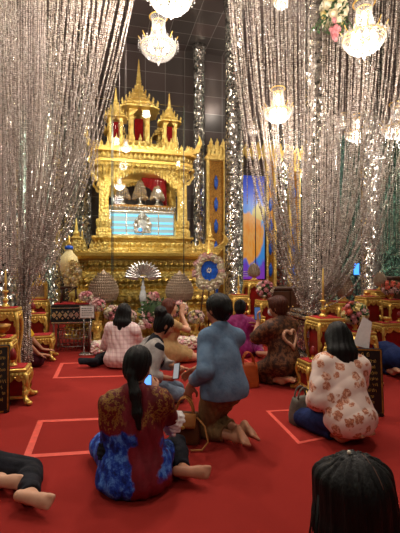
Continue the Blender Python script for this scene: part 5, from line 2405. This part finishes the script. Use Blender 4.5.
# ------------------------------------------------------------------ 1  woman in the blue shirt, kneeling up
def p_blue():
    loc, yaw = (X(223, 3.0), 3.0), 52
    wL = L_of(191, 384, 2.98, loc, yaw)
    J = Pose(loc, yaw, hz=.42, pel=(-12, 1, 0), che=(-26, 10, 3), head=(-8, 16, 0), sz=.98, wide=.88,
             wL=wL, wR=(.10, .42, .42), pL=(-.5, -.8, 0),
             kL=W_of(.035, 3.06, .065, loc, yaw), aL=W_of(.275, 2.88, .07, loc, yaw), kR=W_of(.10, 3.22, .065, loc, yaw), aR=W_of(.335, 2.99, .07, loc, yaw),
             tL=dirL((.22, -1, -.15), yaw), tR=dirL((.30, -1, -.15), yaw), sL=dirL((.55, -.1, 1), yaw), sR=dirL((.75, -.1, 1), yaw), cL=55, cR=30,
             nL=(.9, .4, -.1), hL=(0, .35, -1))
    J.body('woman kneeling upright in a blue denim shirt, holding a brown handbag', .0065)
    J.wear('shirt', J.torso(.016, 1.02) + [ell(J.pel + J.P[2] * .0, (.178, .145, .14), J.P, .05), ell((J.pel + J.che) / 2, (.158, .125, .17), J.P, .07), cone(J.pel, J.pel - J.P[2] * .1, .15, .165, .05)] + J.arm('L', .018, 1.55, True) + J.arm('R', .018, 1.55, True) +
           [ell(J.nb + J.C_[2] * .03, (.062, .062, .03), J.C_, .02)],
           'denim_light', cuts=[(J.pel - J.P[2] * .07, -J.P[2]), J.neck_cut(-.02)], seed=4, amp=.014, freq=17)
    # cuffs
    for q in 'LR':
        e, w = getattr(J, 'e' + q), getattr(J, 'w' + q)
        a = e + (w - e) * .52
        b = e + (w - e) * .72
        J.wear('cuff', [cone(a, b, .05, .056, .0, True)], 'denim_faded', seed=6, amp=.003)
    J.wear('trousers', [ell(J.pel - J.P[2] * .03, (.182, .15, .13), J.P, .05)] + J.leg('L', .02, 1.62, True) + J.leg('R', .02, 1.62, True) +
           [cone((J.hL + J.hR) / 2, (J.kL + J.kR) / 2 + np.array((0, 0, .02)), .085, .05, .05)],
           'khaki', seed=8, amp=.009, freq=22)
    c, (r, f, u) = J.hc, J.H
    J.hair('hair_black', 'short', extra=[ell(c - f * .105 - u * .03, (.052, .045, .05), J.H, .015), ell(c - f * .06 + u * .02, (.085, .08, .08), J.H, .02)], swell=1.07)
    # magenta hair tie
    J.wear('hair_tie', [ell(c - f * .11 - u * .055, (.04, .03, .02), J.H, .01)], 'purple_silk', amp=0.002)
    return J


JB = p_blue()


# ------------------------------------------------------------------ 2  woman in the red and blue festive tunic
def p_festive():
    loc, yaw = (X(136, 2.40), 2.40), 6
    kR = W_of(-.17, 2.76, .075, loc, yaw)
    aR = W_of(-.105, 2.42, .06, loc, yaw)
    J = Pose(loc, yaw, hz=.125, pel=(0, -2, 0), che=(4, 6, -1), head=(-20, 18, 4), wide=.94, sz=.98,
             wL=(-.10, .24, .30), wR=(.12, .30, .48), pL=(-.2, -.5, -.9), pR=(.5, -.35, -.8),
             kL=(-.26, .36, .08), aL=(.02, .40, .055), tL=(1, .1, 0), sL=(0, -1, .2),
             kR=kR, aR=aR, tR=dirL((1, -.10, 0), yaw), sR=dirL((.1, -.85, .5), yaw), cR=60, nR=(-.5, .6, 0))
    J.body('woman sitting on the carpet in a wine red and blue tunic, seen from behind', .0065)
    pr = J.torso(.018, 1.04) + J.arm('L', .026, .9, True, .05) + J.arm('R', .026, .9, True, .05)
    pr += [ell(J.pel + np.array((0, -.02, -.02)), (.20, .18, .15), None, .06), ell(np.array((-.01, -.05, .06)), (.215, .18, .085), None, .05),
           ell((J.pel + J.che) / 2, (.16, .125, .16), J.P, .07),
           cone(J.hR, J.hR + (J.kR - J.hR) * .55, .115, .09, .05), cone(J.hL, J.kL, .12, .085, .05),
           ell(J.nb + J.C_[2] * .01, (.07, .07, .03), J.C_, .03)]
    for q in 'LR':
        sh, e = getattr(J, 's' + q), getattr(J, 'e' + q)
        pr += [ell(sh * .6 + e * .4, (.066, .066, .09), None, .05)]
    J.wear('tunic', pr, 'festive_print', cuts=[J.neck_cut(-.01)], seed=12, amp=.013, freq=20)
    # lace cuffs
    for q, m in (('R', 'ruffle_white'), ('L', 'black_knit')):
        e, w, sh2 = getattr(J, 'e' + q), getattr(J, 'w' + q), getattr(J, 's' + q)
        a, b = sh2 + (e - sh2) * .80, e + nrm(e - sh2) * .045
        J.wear('lace_cuff', [cone(a, b, .056, .082, 0, True)], m, seed=31, amp=.016, freq=60, fs=(1, 1, 1), h=.006)
    J.wear('trousers', J.leg('R', .016, 1.86, True) + J.leg('L', .016, 1.86, True), 'black_knit', seed=3, amp=.006, freq=26)
    c, (r, f, u) = J.hc, J.H
    back = J.nb - J.C_[1] * .10
    J.hair('hair_black', 'short', extra=[ell(c - f * .085 - u * .055, (.034, .034, .034), J.H, .02),
           cone(c - f * .095 - u * .06, back + J.C_[2] * .01 , .026, .034, .02),
           cone(back + J.C_[2] * .01, back - J.C_[2] * .10 + J.C_[0] * .012 - J.C_[1] * .02, .034, .03, .02),
           cone(back - J.C_[2] * .10 + J.C_[0] * .012 - J.C_[1] * .02, back - J.C_[2] * .19 + J.C_[0] * .02 - J.C_[1] * .03, .03, .012, .02)], swell=1.05)
    J.wear('hair_tie', [ell(c - f * .09 - u * .066, (.034, .034, .014), J.H, .005)], 'black_lacquer', amp=.001)
    # strap across the back
    st = []
    tgt = J.o.children[0]
    bv = BVHTree.FromPolygons([v.co[:] for v in tgt.data.vertices], [p.vertices[:] for p in tgt.data.polygons])
    a, b = J.sR + np.array((-.06, -.3, .06)), np.array((-.25, -.35, .33))
    for k in range(15):
        p = a + (b - a) * k / 14
        hit = bv.ray_cast(Vector(p), Vector((0, 1, 0)))
        if hit[0]:
            st.append(np.array(hit[0]) + np.array((0, -.004, 0)))
    if len(st) > 3:
        MB().tube(st, .007, 6).build('bag_strap', 'leather_brown', J.o)
    return J


JF = p_festive()
phone('phone with a bright blue display held by the woman in the tunic', P(145.5, 386, 2.62), (1, .1, 0), (0.06, .25, 1), .085, .155)


# ------------------------------------------------------------------ 3  woman in the flowery cream blouse
def p_flowery():
    loc, yaw = (X(347, 2.98), 2.98), 28
    J = Pose(loc, yaw, hz=.20, pel=(0, 8, 0), che=(-22, 22, 4), head=(-32, 22, 0), wide=.98,
             wL=(-.08, .28, .24), wR=(.16, .34, .28), pL=(-.6, -.5, -.7), pR=(.7, -.2, -.6),
             kL=(-.11, .36, .075), aL=(-.09, -.02, .06), kR=(.12, .36, .075), aR=(.09, -.02, .06),
             tL=(.25, -1, 0), tR=(-.25, -1, 0), sL=(.3, 0, 1), sR=(-.3, 0, 1))
    J.body('woman sitting on her heels in a cream blouse printed with rust flowers', .0065)
    pr = J.torso(.024, 1.04) + J.arm('L', .03, 1.75, True, .05) + J.arm('R', .03, 1.75, True, .05)
    pr += [ell(J.pel + np.array((0, -.03, -.0)), (.19, .175, .15), J.P, .06), ell((J.pel + J.che) / 2, (.17, .135, .17), J.P, .07),
           ell(J.nb + J.C_[2] * .035, (.066, .066, .032), J.C_, .02)]
    for q in 'LR':
        sh, e, w = getattr(J, 's' + q), getattr(J, 'e' + q), getattr(J, 'w' + q)
        pr += [ell(sh * .4 + e * .6, (.07, .07, .10), None, .05), ell(e * .6 + w * .4, (.066, .066, .075), None, .05)]
    J.wear('blouse', pr, 'flower_print', cuts=[(np.array((0, 0, .075)), np.array((0, -.1, -1))), J.neck_cut(-.02)], seed=21, amp=.015, freq=17)
    J.wear('jeans', [ell(J.pel, (.175, .14, .13), J.P, .05)] + J.leg('L', .022, 1.8, True) + J.leg('R', .022, 1.8, True), 'denim_dark', seed=22, amp=.006)
    J.hair('hair_black', 'long', .08, swell=1.05)
    c, (r, f, u) = J.hc, J.H
    J.wear('hair_clip', [ell(c - f * .098 + u * .04 - r * .03, (.03, .008, .008), J.H, .0)], 'ruffle_white', amp=0, h=.004)
    return J


JW = p_flowery()


# ------------------------------------------------------------------ 4  kneeling woman in brown with the heart
def p_heart():
    loc, yaw = (X(283.5, 4.42), 4.42), 46
    wL = L_of(258.5, 322, 4.62, loc, yaw)
    J = Pose(loc, yaw, hz=.27, pel=(0, 2, 0), che=(-6, 8, 0), head=(12, 8, -4), sz=1.02, wide=1.08,
             wL=wL, wR=(.10, .38, .60), pL=(-.7, -.3, -.8), pR=(.6, 0, -.8),
             kL=(-.11, .35, .07), aL=(-.09, -.03, .06), kR=(.11, .35, .07), aR=(.09, -.03, .06),
             tL=(.1, -1, -.02), tR=(-.1, -1, -.02), sL=(-.35, 0, 1), sR=(.1, 0, 1), hL=dirL((-.1, .1, 1), yaw), nL=(.2, -.2, .0), cL=70)
    J.body('woman kneeling in a dark brown dress with a heart on its back, raising a phone', .008)
    pr = J.torso(.028, 1.06) + J.arm('L', .036, .95, True, .06) + J.arm('R', .036, .95, True, .06)
    pr += [ell(J.pel, (.19, .17, .15), J.P, .06), cone(J.hL, J.kL, .125, .09, .06), cone(J.hR, J.kR, .125, .09, .06),
           ell(J.nb, (.07, .07, .03), J.C_, .03), ell((J.pel + J.che) / 2, (.16, .13, .16), J.P, .07),
           cone(J.kL, J.aL * .75 + J.kL * .25, .075, .07, .04, True), cone(J.kR, J.aR * .75 + J.kR * .25, .075, .07, .04, True)]
    for q in 'LR':
        sh, e = getattr(J, 's' + q), getattr(J, 'e' + q)
        pr += [ell(sh * .5 + e * .5, (.075, .075, .10), None, .06)]
    g = J.wear('dress', pr, 'brown_print', cuts=[J.neck_cut(.0)], seed=41, amp=.009)
    # heart border laid on the back of the dress
    bv = BVHTree.FromPolygons([v.co[:] for v in g.data.vertices], [p.vertices[:] for p in g.data.polygons])
    fr = J.C_
    pts = []
    for k in range(49):
        a = 2 * PI * k / 48
        hx = 16 * math.sin(a) ** 3 / 17
        hy = (13 * math.cos(a) - 5 * math.cos(2 * a) - 2 * math.cos(3 * a) - math.cos(4 * a)) / 17
        p = J.che + fr[0] * (hx * .115) + fr[2] * (hy * .12 - .02) - fr[1] * .5
        hit = bv.ray_cast(Vector(p), Vector(fr[1]))
        if hit[0]:
            pts.append(np.array(hit[0]) - fr[1] * .002)
    MB().tube(pts, .02, 8).build('heart_trim', 'heart_lace', J.o)
    c, (r, f, u) = J.hc, J.H
    J.hair('hair_brown', 'short', extra=[ell(c - f * .06 + u * .05, (.085, .075, .07), J.H, .02), ell(c + u * .09 + f * .02, (.06, .07, .03), J.H, .02)], swell=1.1, amp=.010)
    # face mask
    J.wear('face_mask', [ell(c + f * .07 - u * .055, (.052, .045, .045), J.H, .01)], 'mask_cloth', amp=.001, h=.006)
    return J


JH = p_heart()
hw = to_world(JH.o, JH.wL)
phone('phone raised by the kneeling woman in the brown dress', hw + np.array((-.01, .03, .10)), (1, .25, 0), (0, .1, 1), .078, .155, 'phone_screen_dim')


# ------------------------------------------------------------------ 5  woman in the pink checked shirt
def p_check():
    loc, yaw = (X(121, 5.2), 5.2), -6
    J = Pose(loc, yaw, hz=.12, pel=(0, 0, 0), che=(-6, 8, 2), head=(-12, 8, 0), wide=1.08,
             wL=(-.08, .26, .30), wR=(.06, .27, .32),
             kL=(-.28, .28, .08), aL=(-.36, -.08, .06), tL=(-1, -.25, 0), sL=(0, -.7, .7),
             kR=(.08, .40, .08), aR=(-.22, .16, .06), tR=(-1, -.1, 0), sR=(0, -.7, .7))
    J.body('woman sitting with legs folded aside in a pale pink checked shirt', .0085)
    pr = J.torso(.03, 1.08) + J.arm('L', .034, 1.7, True, .05) + J.arm('R', .034, 1.7, True, .05)
    pr += [ell(J.pel + np.array((0, -.02, 0)), (.21, .17, .15), J.P, .06), ell((J.pel + J.che) / 2, (.17, .13, .17), J.P, .07), ell(J.nb + J.C_[2] * .035, (.064, .064, .03), J.C_, .02)]
    J.wear('shirt', pr, 'pink_check', cuts=[(np.array((0, 0, .02)), (0, 0, -1)), J.neck_cut(-.02)], seed=51, amp=.012)
    J.wear('trousers', J.leg('L', .02, 1.9, True) + J.leg('R', .02, 1.9, True), 'black_knit', seed=52)
    J.wear('socks', [cone(J.aL - J.tL * .04, J.aL + J.tL * .01, .045, .05, .02)] + [('e', p[1], p[2] + .008, p[3], p[4]) if p[0] == 'e' else cone(p[1], p[2], p[3] + .008, p[4] + .008, p[5]) for p in J.foot('L') + J.foot('R')], 'black_knit', amp=.001)
    J.hair('hair_black', 'long', .10, swell=1.08)
    return J


p_check()


# ------------------------------------------------------------------ 6  woman in tan with long auburn hair
def p_tan():
    loc, yaw = (X(168, 5.42), 5.42), -68
    J = Pose(loc, yaw, hz=.19, pel=(0, 0, 0), che=(0, 2, 0), head=(0, -2, 0), sz=.97,
             wL=(-.03, .20, .66), wR=(.03, .20, .66), pL=(-.5, .1, -.9), pR=(.5, .1, -.9),
             hL=(.1, .15, 1), hR=(-.1, .15, 1), nL=(1, 0, 0), nR=(-1, 0, 0), cL=4, cR=4,
             kL=(-.10, .38, .07), aL=(-.09, .0, .06), kR=(.12, .37, .07), aR=(.12, .0, .06))
    J.body('woman with long auburn hair in a tan dress, hands joined before her face', .008, 'skin_fair')
    pr = J.torso(.02, 1.03) + J.arm('L', .024, .5, True) + J.arm('R', .024, .5, True)
    pr += [ell(J.pel, (.185, .16, .14), J.P, .06), cone(J.hL, J.hL + (J.kL - J.hL) * .8, .115, .095, .06, True), cone(J.hR, J.hR + (J.kR - J.hR) * .8, .115, .095, .06, True), ell(np.array((0, .0, .07)), (.2, .2, .08), None, .05)]
    J.wear('dress', pr, 'tan_linen', cuts=[J.neck_cut(.02)], seed=61, amp=.009)
    J.hair('hair_auburn', 'long', .24, swell=1.04)
    return J


p_tan()


# ------------------------------------------------------------------ 7  woman with the high bun, grey and black top
def p_bun():
    loc, yaw = (X(143, 3.88), 3.88), -78
    wR = L_of(172, 379, 3.74, loc, yaw)
    J = Pose(loc, yaw, hz=.20, pel=(0, 12, 0), che=(4, 22, 0), head=(8, 26, 0), sz=.97,
             wR=wR, wL=(-.02, .40, .30), pR=(.5, -.8, -.5), pL=(-.6, -.3, -.6), hR=L_of(178, 375, 3.72, loc, yaw) - wR, nR=(-.3, .1, 1), cR=35,
             kL=(-.09, .36, .07), aL=(-.09, -.02, .06), kR=(.12, .35, .07), aR=(.10, -.03, .06))
    J.body('woman with a high black bun in a grey cardigan, looking at her phone', .007)
    J.wear('top', J.torso(.014, 1.02) + [ell(J.pel, (.165, .13, .12), J.P, .05)], 'black_knit', cuts=[J.neck_cut(.0)], seed=71)
    pr = J.arm('R', .024, 1.5, True, .04) + J.arm('L', .024, 1.5, True, .04) + [ell(J.che + J.C_[0] * .085 - J.C_[1] * .01, (.105, .125, .19), J.C_, .05), ell(J.che - J.C_[0] * .085 - J.C_[1] * .01, (.105, .125, .19), J.C_, .05),
          ell((J.pel + J.che) / 2 + J.C_[0] * .07, (.10, .115, .17), J.C_, .05), ell((J.pel + J.che) / 2 - J.C_[0] * .07, (.10, .115, .17), J.C_, .05)]
    J.wear('cardigan', pr, 'grey_cardigan', subs=[ell(J.che + J.C_[1] * .16 - J.C_[2] * .08, (.085, .16, .34), J.C_), ell(J.che - J.C_[1] * .16 + J.C_[2] * .16, (.11, .11, .09), J.C_)], cuts=[J.neck_cut(.02)], seed=72, amp=.008)
    J.wear('jeans', [ell(J.pel, (.17, .14, .12), J.P, .05)] + J.leg('L', .02, 1.9, True) + J.leg('R', .02, 1.9, True), 'denim_faded', seed=73)
    c, (r, f, u) = J.hc, J.H
    J.hair('hair_black', 'short', extra=[ell(c - f * .10 + u * .105, (.07, .066, .064), J.H, .01), ell(c - f * .06 + u * .06, (.07, .07, .06), J.H, .02),
            cone(c + r * .074 + f * .02, c + r * .07 - u * .08 + f * .012, .012, .006, .01)], swell=1.03, amp=.006)
    return J


JN = p_bun()
pw = to_world(JN.o, JN.wR + JN.hdR * .10)
phone('pale phone in the hand of the woman with the high bun', P(176.5, 371, 3.70), (.75, -.6, .25), (.35, .2, .9), .076, .155, 'phone_screen_pale')


# ------------------------------------------------------------------ 8  woman in purple further back
def p_purple():
    loc, yaw = (X(239, 5.8), 5.8), -8
    J = Pose(loc, yaw, hz=.12, che=(0, 9, 2), head=(0, 12, 0), wide=1.05,
             wL=(-.08, .26, .42), wR=(.08, .26, .42),
             kL=(-.10, .40, .08), aL=(.20, .14, .06), tL=(1, -.1, 0), sL=(0, -.7, .7),
             kR=(.28, .26, .08), aR=(.32, -.10, .055), tR=(1, -.25, 0), sR=(0, -.8, .6))
    J.body('woman in a purple blouse sitting before the middle altar set', .0085)
    pr = J.torso(.026, 1.06) + J.arm('L', .03, 1.7, True, .05) + J.arm('R', .03, 1.7, True, .05)
    pr += [ell(J.pel + np.array((0, -.02, 0)), (.19, .16, .15), J.P, .06), ell(J.nb + J.C_[2] * .03, (.06, .06, .03), J.C_, .02)]
    J.wear('blouse', pr, 'purple_silk', cuts=[J.neck_cut(-.02)], seed=81, amp=.008)
    J.wear('trousers', J.leg('L', .024, 1.9, True) + J.leg('R', .024, 1.9, True), 'purple_silk', seed=82)
    c, (r, f, u) = J.hc, J.H
    J.hair('hair_black', 'short', extra=[ell(c - f * .085 + u * .075, (.05, .05, .05), J.H, .012), ell(c - f * .05 - u * .03, (.078, .07, .075), J.H, .02)], swell=1.06)
    return J


p_purple()


# ------------------------------------------------------------------ 9  head of the person right before the camera
def p_head():
    loc, yaw = (X(366, .98), .98), 6
    J = Pose(loc, yaw, hz=.13, pel=(0, 0, 0), che=(0, 4, 0), head=(0, 4, -4), wide=1.02,
             wL=(-.12, .26, .26), wR=(.12, .26, .26),
             kL=(-.28, .36, .08), aL=(.0, .38, .06), tL=(1, 0, 0), sL=(0, -.7, .7),
             kR=(.28, .36, .08), aR=(.05, .28, .06), tR=(-1, 0, 0), sR=(0, -.7, .7))
    # bring the crown to its height above the carpet
    J.body('person with long loose black hair sitting right before the camera', .0065)
    J.wear('shirt', J.torso(.024, 1.05) + J.arm('L', .028, 1.6, True, .05) + J.arm('R', .028, 1.6, True, .05), 'black_cloth', cuts=[J.neck_cut(0)], seed=91)
    J.wear('trousers', [ell(J.pel, (.17, .14, .12), J.P, .05)] + J.leg('L', .02, 1.9, True) + J.leg('R', .02, 1.9, True), 'black_knit', seed=92)
    c, (r, f, u) = J.hc, J.H
    ex_ = []
    for k in range(13):
        a = -2.25 + 4.5 * k / 12
        d = -f * math.cos(a) + r * math.sin(a)
        p0 = c + u * .05 + d * .062
        p1 = c - u * .06 + d * .078
        p2 = c - u * .2 + d * .084
        p3 = c - u * .36 + d * .10 - f * .02
        ex_ += [cone(p0, p1, .036, .03, .02), cone(p1, p2, .03, .028, .02), cone(p2, p3, .028, .016, .02)]
    h = J.hair('hair_black', 'short', extra=ex_, swell=.98, amp=.006, h=.005)
    # parting and a few loose strands
    lo = MB()
    rr = random.Random(4)
    for k in range(16):
        a = -1.9 + .5 * rr.random() if k < 9 else 1.5 + .5 * rr.random()
        d = -f * math.cos(a) + r * math.sin(a)
        b = c + d * .1
        pts = [b + u * .02, b - u * .08 + d * .02, b - u * .17 + d * (.03 + .03 * rr.random()), b - u * (.24 + .05 * rr.random()) + d * (.02 + .05 * rr.random())]
        lo.tube(pts, [.0016, .0014, .0012, .0008], 4)
    lo.build('loose_strands', 'hair_black', J.o)['kind'] = 'stuff'
    pin = MB()
    pin.ball(c + u * .127 - f * .025 - r * .012, .0055, 8, 5)  # small white dot on the crown of the hair
    pin.build('white_dot', 'petal_white', J.o)
    # the parting: a thin line of scalp
    pa = []
    bv = BVHTree.FromPolygons([v.co[:] for v in h.data.vertices], [p.vertices[:] for p in h.data.polygons])
    for k in range(9):
        a = .55 + .8 * k / 8
        o = c + (f * math.cos(PI - a) + u * math.sin(a)) * .3 + r * (.018 + .012 * math.cos(a))
        hit = bv.ray_cast(Vector(o), Vector(-(f * math.cos(PI - a) + u * math.sin(a))))
        if hit[0]:
            pa.append(np.array(hit[0]) + u * .0002)
    if len(pa) > 2:
        MB().tube(pa, .0011, 5).build('parting', 'scalp', J.o)
    return J


p_head()


# ------------------------------------------------------------------ 10  folded legs at the left edge
def p_legs():
    loc, yaw = (X(-62, 2.45), 2.45), 8
    W = lambda x, y, z: W_of(x, y, z, loc, yaw)
    J = Pose(loc, yaw, hz=.125, che=(0, 6, 0), head=(0, 6, 0),
             wL=(-.12, .26, .26), wR=(.12, .26, .26),
             kR=W(-1.08, 2.44, .05), aR=W(-.955, 2.16, .06), tR=dirL((1, -.25, -.04), yaw), sR=dirL((.0, -.9, .45), yaw),
             kL=W(-1.75, 2.75, .08), aL=W(-1.21, 2.32, .06), tL=dirL((1, -.05, 0), yaw), sL=dirL((0, -.9, .45), yaw))
    J.body('person in black trousers at the left edge, folded legs and pale soles showing', .0065, 'skin_fair')
    J.wear('shirt', J.torso(.024, 1.05) + J.arm('L', .028, 1.8, True, .05) + J.arm('R', .028, 1.8, True, .05), 'grey_cardigan', cuts=[J.neck_cut(0)], seed=95)
    J.wear('trousers', [ell(J.pel, (.19, .16, .13), J.P, .05)] + J.leg('L', .022, 1.9, True) + J.leg('R', .022, 1.93, True) + [cone(J.hR, J.kR, .10, .06, .04)], 'black_knit', seed=96, amp=.008, freq=24)
    J.hair('hair_black', 'long', .1)
    return J


p_legs()


# ------------------------------------------------------------------ 11  person in yellow behind the left bead bundle
def p_yellow():
    loc, yaw = (X(16, 5.2), 5.2), -74
    J = Pose(loc, yaw, hz=.20, pel=(0, 10, 0), che=(0, 3, 0), head=(0, 20, 0), sz=.9,
             wL=(-.08, .40, .10), wR=(.14, .36, .10), pL=(-.6, -.3, -.2), pR=(.6, -.3, -.2), hL=(0, 1, -.1), hR=(0, 1, -.1), nL=(0, 0, -1), nR=(0, 0, -1), cL=15, cR=15,
             kL=(-.10, .30, .08), aL=(-.09, -.04, .06), kR=(.10, .30, .08), aR=(.10, -.04, .06))
    J.body('person in yellow kneeling half hidden behind the gathered left bead curtain', .0085)
    J.wear('shirt', J.torso(.026, 1.05) + J.arm('L', .03, .9, True, .05) + J.arm('R', .03, .9, True, .05), 'yellow_cloth', cuts=[J.neck_cut(0)], seed=97)
    J.wear('trousers', [ell(J.pel, (.17, .14, .12), J.P, .05)] + J.leg('L', .022, 1.8, True) + J.leg('R', .022, 1.8, True), 'maroon_cloth', seed=98)
    J.hair('hair_black', 'short', swell=1.06)


p_yellow()


# ------------------------------------------------------------------ 12  person in white bowing behind the text board
def p_white():
    loc, yaw = (X(397, 4.78), 4.78), 8
    J = Pose(loc, yaw, hz=.19, pel=(0, 58, 0), che=(0, 92, 0), head=(0, 110, 0), sz=.92,
             wL=(-.14, .50, .05), wR=(.14, .50, .05), pL=(-.9, -.2, .3), pR=(.9, -.2, .3), hL=(.2, 1, 0), hR=(-.2, 1, 0), nL=(0, 0, -1), nR=(0, 0, -1), cL=8, cR=8,
             kL=(-.13, .30, .075), aL=(-.10, -.06, .06), kR=(.13, .30, .075), aR=(.10, -.06, .06))
    J.body('person in blue jeans bowing to the carpet behind the black text board', .0085, 'skin_fair')
    J.wear('shirt', J.torso(.024, 1.04) + J.arm('L', .026, 1.5, True, .05) + J.arm('R', .026, 1.5, True, .05), 'denim_dark', cuts=[J.neck_cut(0)], seed=99)
    J.wear('jeans', [ell(J.pel, (.18, .15, .13), J.P, .05)] + J.leg('L', .022, 1.8, True) + J.leg('R', .022, 1.8, True), 'denim_dark', seed=100)
    J.hair('hair_black', 'short', swell=1.06)


p_white()


# ================================================================== bags on the carpet
def handbag(name, label, loc, rz, w, d, h, m, flap=None, handle_h=.12, strap=None, slump=.85):
    t = thing(name, label, 'bag', loc, rz)
    mb = MB()
    rows = []
    n = 24
    for u in (0, .04, .3, .6, .85, 1):
        k = 1 if .04 <= u <= .4 else (.94 if u < .04 else 1 - (1 - slump) * (u - .4) / .6)
        dd = d * (1 - .55 * max(0, u - .25) / .75)
        row = []
        for i in range(n):
            a = 2 * PI * i / n
            ca, sa = math.cos(a), math.sin(a)
            e = .45
            x = math.copysign(abs(ca) ** e, ca) * w / 2 * k
            y = math.copysign(abs(sa) ** e, sa) * dd / 2
            row.append((x, y + .006 * math.sin(5 * u + a * 2), .002 + h * u + .006 * math.sin(a * 3) * u))
        rows.append(row)
    mb.rings(rows, 0, True)
    mb.build('body', m, t)
    if flap:
        f = MB()
        rows = []
        for u in (0, .25, .5, .75, 1):
            y = -d * .5 * (.5 + .55 * u) - .008
            z = h * (1.02 - .42 * u)
            rows.append([(-w * .46 * slump, y, z), (-w * .2, y - .006, z - .004), (w * .2, y - .006, z - .004), (w * .46 * slump, y, z), (w * .46 * slump, y + .01, z + .004), (-w * .46 * slump, y + .01, z + .004)])
        f.rings(rows, 0, True)
        f.build('flap', flap, t)
        MB().ball((0, -d * .53 - .016, h * .62), (.018, .008, .014), 8, 5).build('buckle', 'gold_smooth', t)
    for s in (-1, 1):
        pts = [(w * .28 * math.cos(PI * k / 10), s * d * .16, h * .95 + handle_h * math.sin(PI * k / 10)) for k in range(11)]
        MB().tube(pts, .008, 6).build('handle', flap or m, t)
    if strap:
        MB().tube(strap, .007, 6).build('strap', flap or m, t)
    return t


handbag('handbag', 'brown leather handbag with a tan flap beside the woman in the blue shirt', (X(185, 2.98), 2.98, 0), R(-10), .24, .13, .22, 'leather_brown', 'leather_tan', .13,
        [(.1, -.03, .2), (.17, -.09, .16), (.2, -.12, .06), (.16, -.15, .012), (.08, -.17, .012)])
handbag('tote_bag', 'orange brown leather tote on the carpet beyond the woman in the blue shirt', (X(248, 4.33), 4.33, 0), R(12), .24, .14, .26, 'leather_orange', None, .14)
handbag('tote_bag', 'grey canvas bag on the carpet left of the woman in the flowery blouse', (X(302, 3.33), 3.33, 0), R(25), .22, .15, .22, 'grey_canvas', None, .10)


# ---- single things near the people
def sheet():
    p = np.array((X(364, 3.6), 3.612, .735))
    t = MB()
    t.prism([(-.07, -.14), (.08, -.14), (.055, .11), (-.035, .14)], (0, 0, 0), (1, 0, 0), (0, 0, 1), .004)
    o = t.build('paper_sheet', 'white_paper', None, tuple(p), R(20))
    o.rotation_euler = (R(-6), R(14), R(-6))
    tag(o, 'white sheet of paper sticking up behind the black board below the peach bouquet', 'paper')


sheet()


def bead_cap():
    """small tasselled bead ornament hanging at the low right table"""
    loc = (X(329, 3.8), 3.8, 0)
    t = thing('flower_garland', 'pale beaded garland ball on the carpet before the middle height gilded table', 'garland', loc)
    mb = MB()
    pts, rad = [], []
    for k in range(9):
        a0 = -PI / 2 + PI * (k + .5) / 9
        n = max(4, int(16 * math.cos(a0)))
        for i in range(n):
            a = 2 * PI * i / n
            pts.append((.085 * math.cos(a0) * math.cos(a), .085 * math.cos(a0) * math.sin(a), .30 + .085 * math.sin(a0)))
            rad.append(.018)
    mb.octas(pts, rad)
    mb.ball((0, 0, .30), .08, 12, 8)
    mb.build('ball', 'silver_lace', t)
    MB().lathe([(.08, 0), (.09, .015), (.02, .04), (.016, .2), (.05, .23)], seg=16).build('stand', 'gold_smooth', t)


bead_cap()
# ================================================================== camera, world, view
def camera():
    cd = bpy.data.cameras.new('camera')
    cd.sensor_fit = 'VERTICAL'
    cd.sensor_height = 36.0
    cd.sensor_width = 36.0
    cd.lens = F / 533.0 * 36.0
    cd.clip_start = 0.05
    co = bpy.data.objects.new('camera', cd)
    C.objects.link(co)
    co.location = (0, 0, CAM_H)
    co.rotation_euler = (PI / 2, 0, 0)
    bpy.context.scene.camera = co
    w = bpy.data.worlds.new('world')
    w.use_nodes = True
    w.node_tree.nodes['Background'].inputs[0].default_value = (0.9, 0.85, 0.8, 1)
    w.node_tree.nodes['Background'].inputs[1].default_value = 0.05
    bpy.context.scene.world = w
    vs = bpy.context.scene.view_settings
    vs.view_transform = 'Standard'
    vs.look = 'None'
    vs.gamma = 1
    vs.use_curve_mapping = False
    vs.exposure = EXPOSURE
    cy = bpy.context.scene.cycles
    cy.max_bounces = 8
    cy.transparent_max_bounces = 16
    cy.sample_clamp_indirect = 6.0
    cy.caustics_reflective = False
    cy.caustics_refractive = False


EXPOSURE = 0.0
camera()
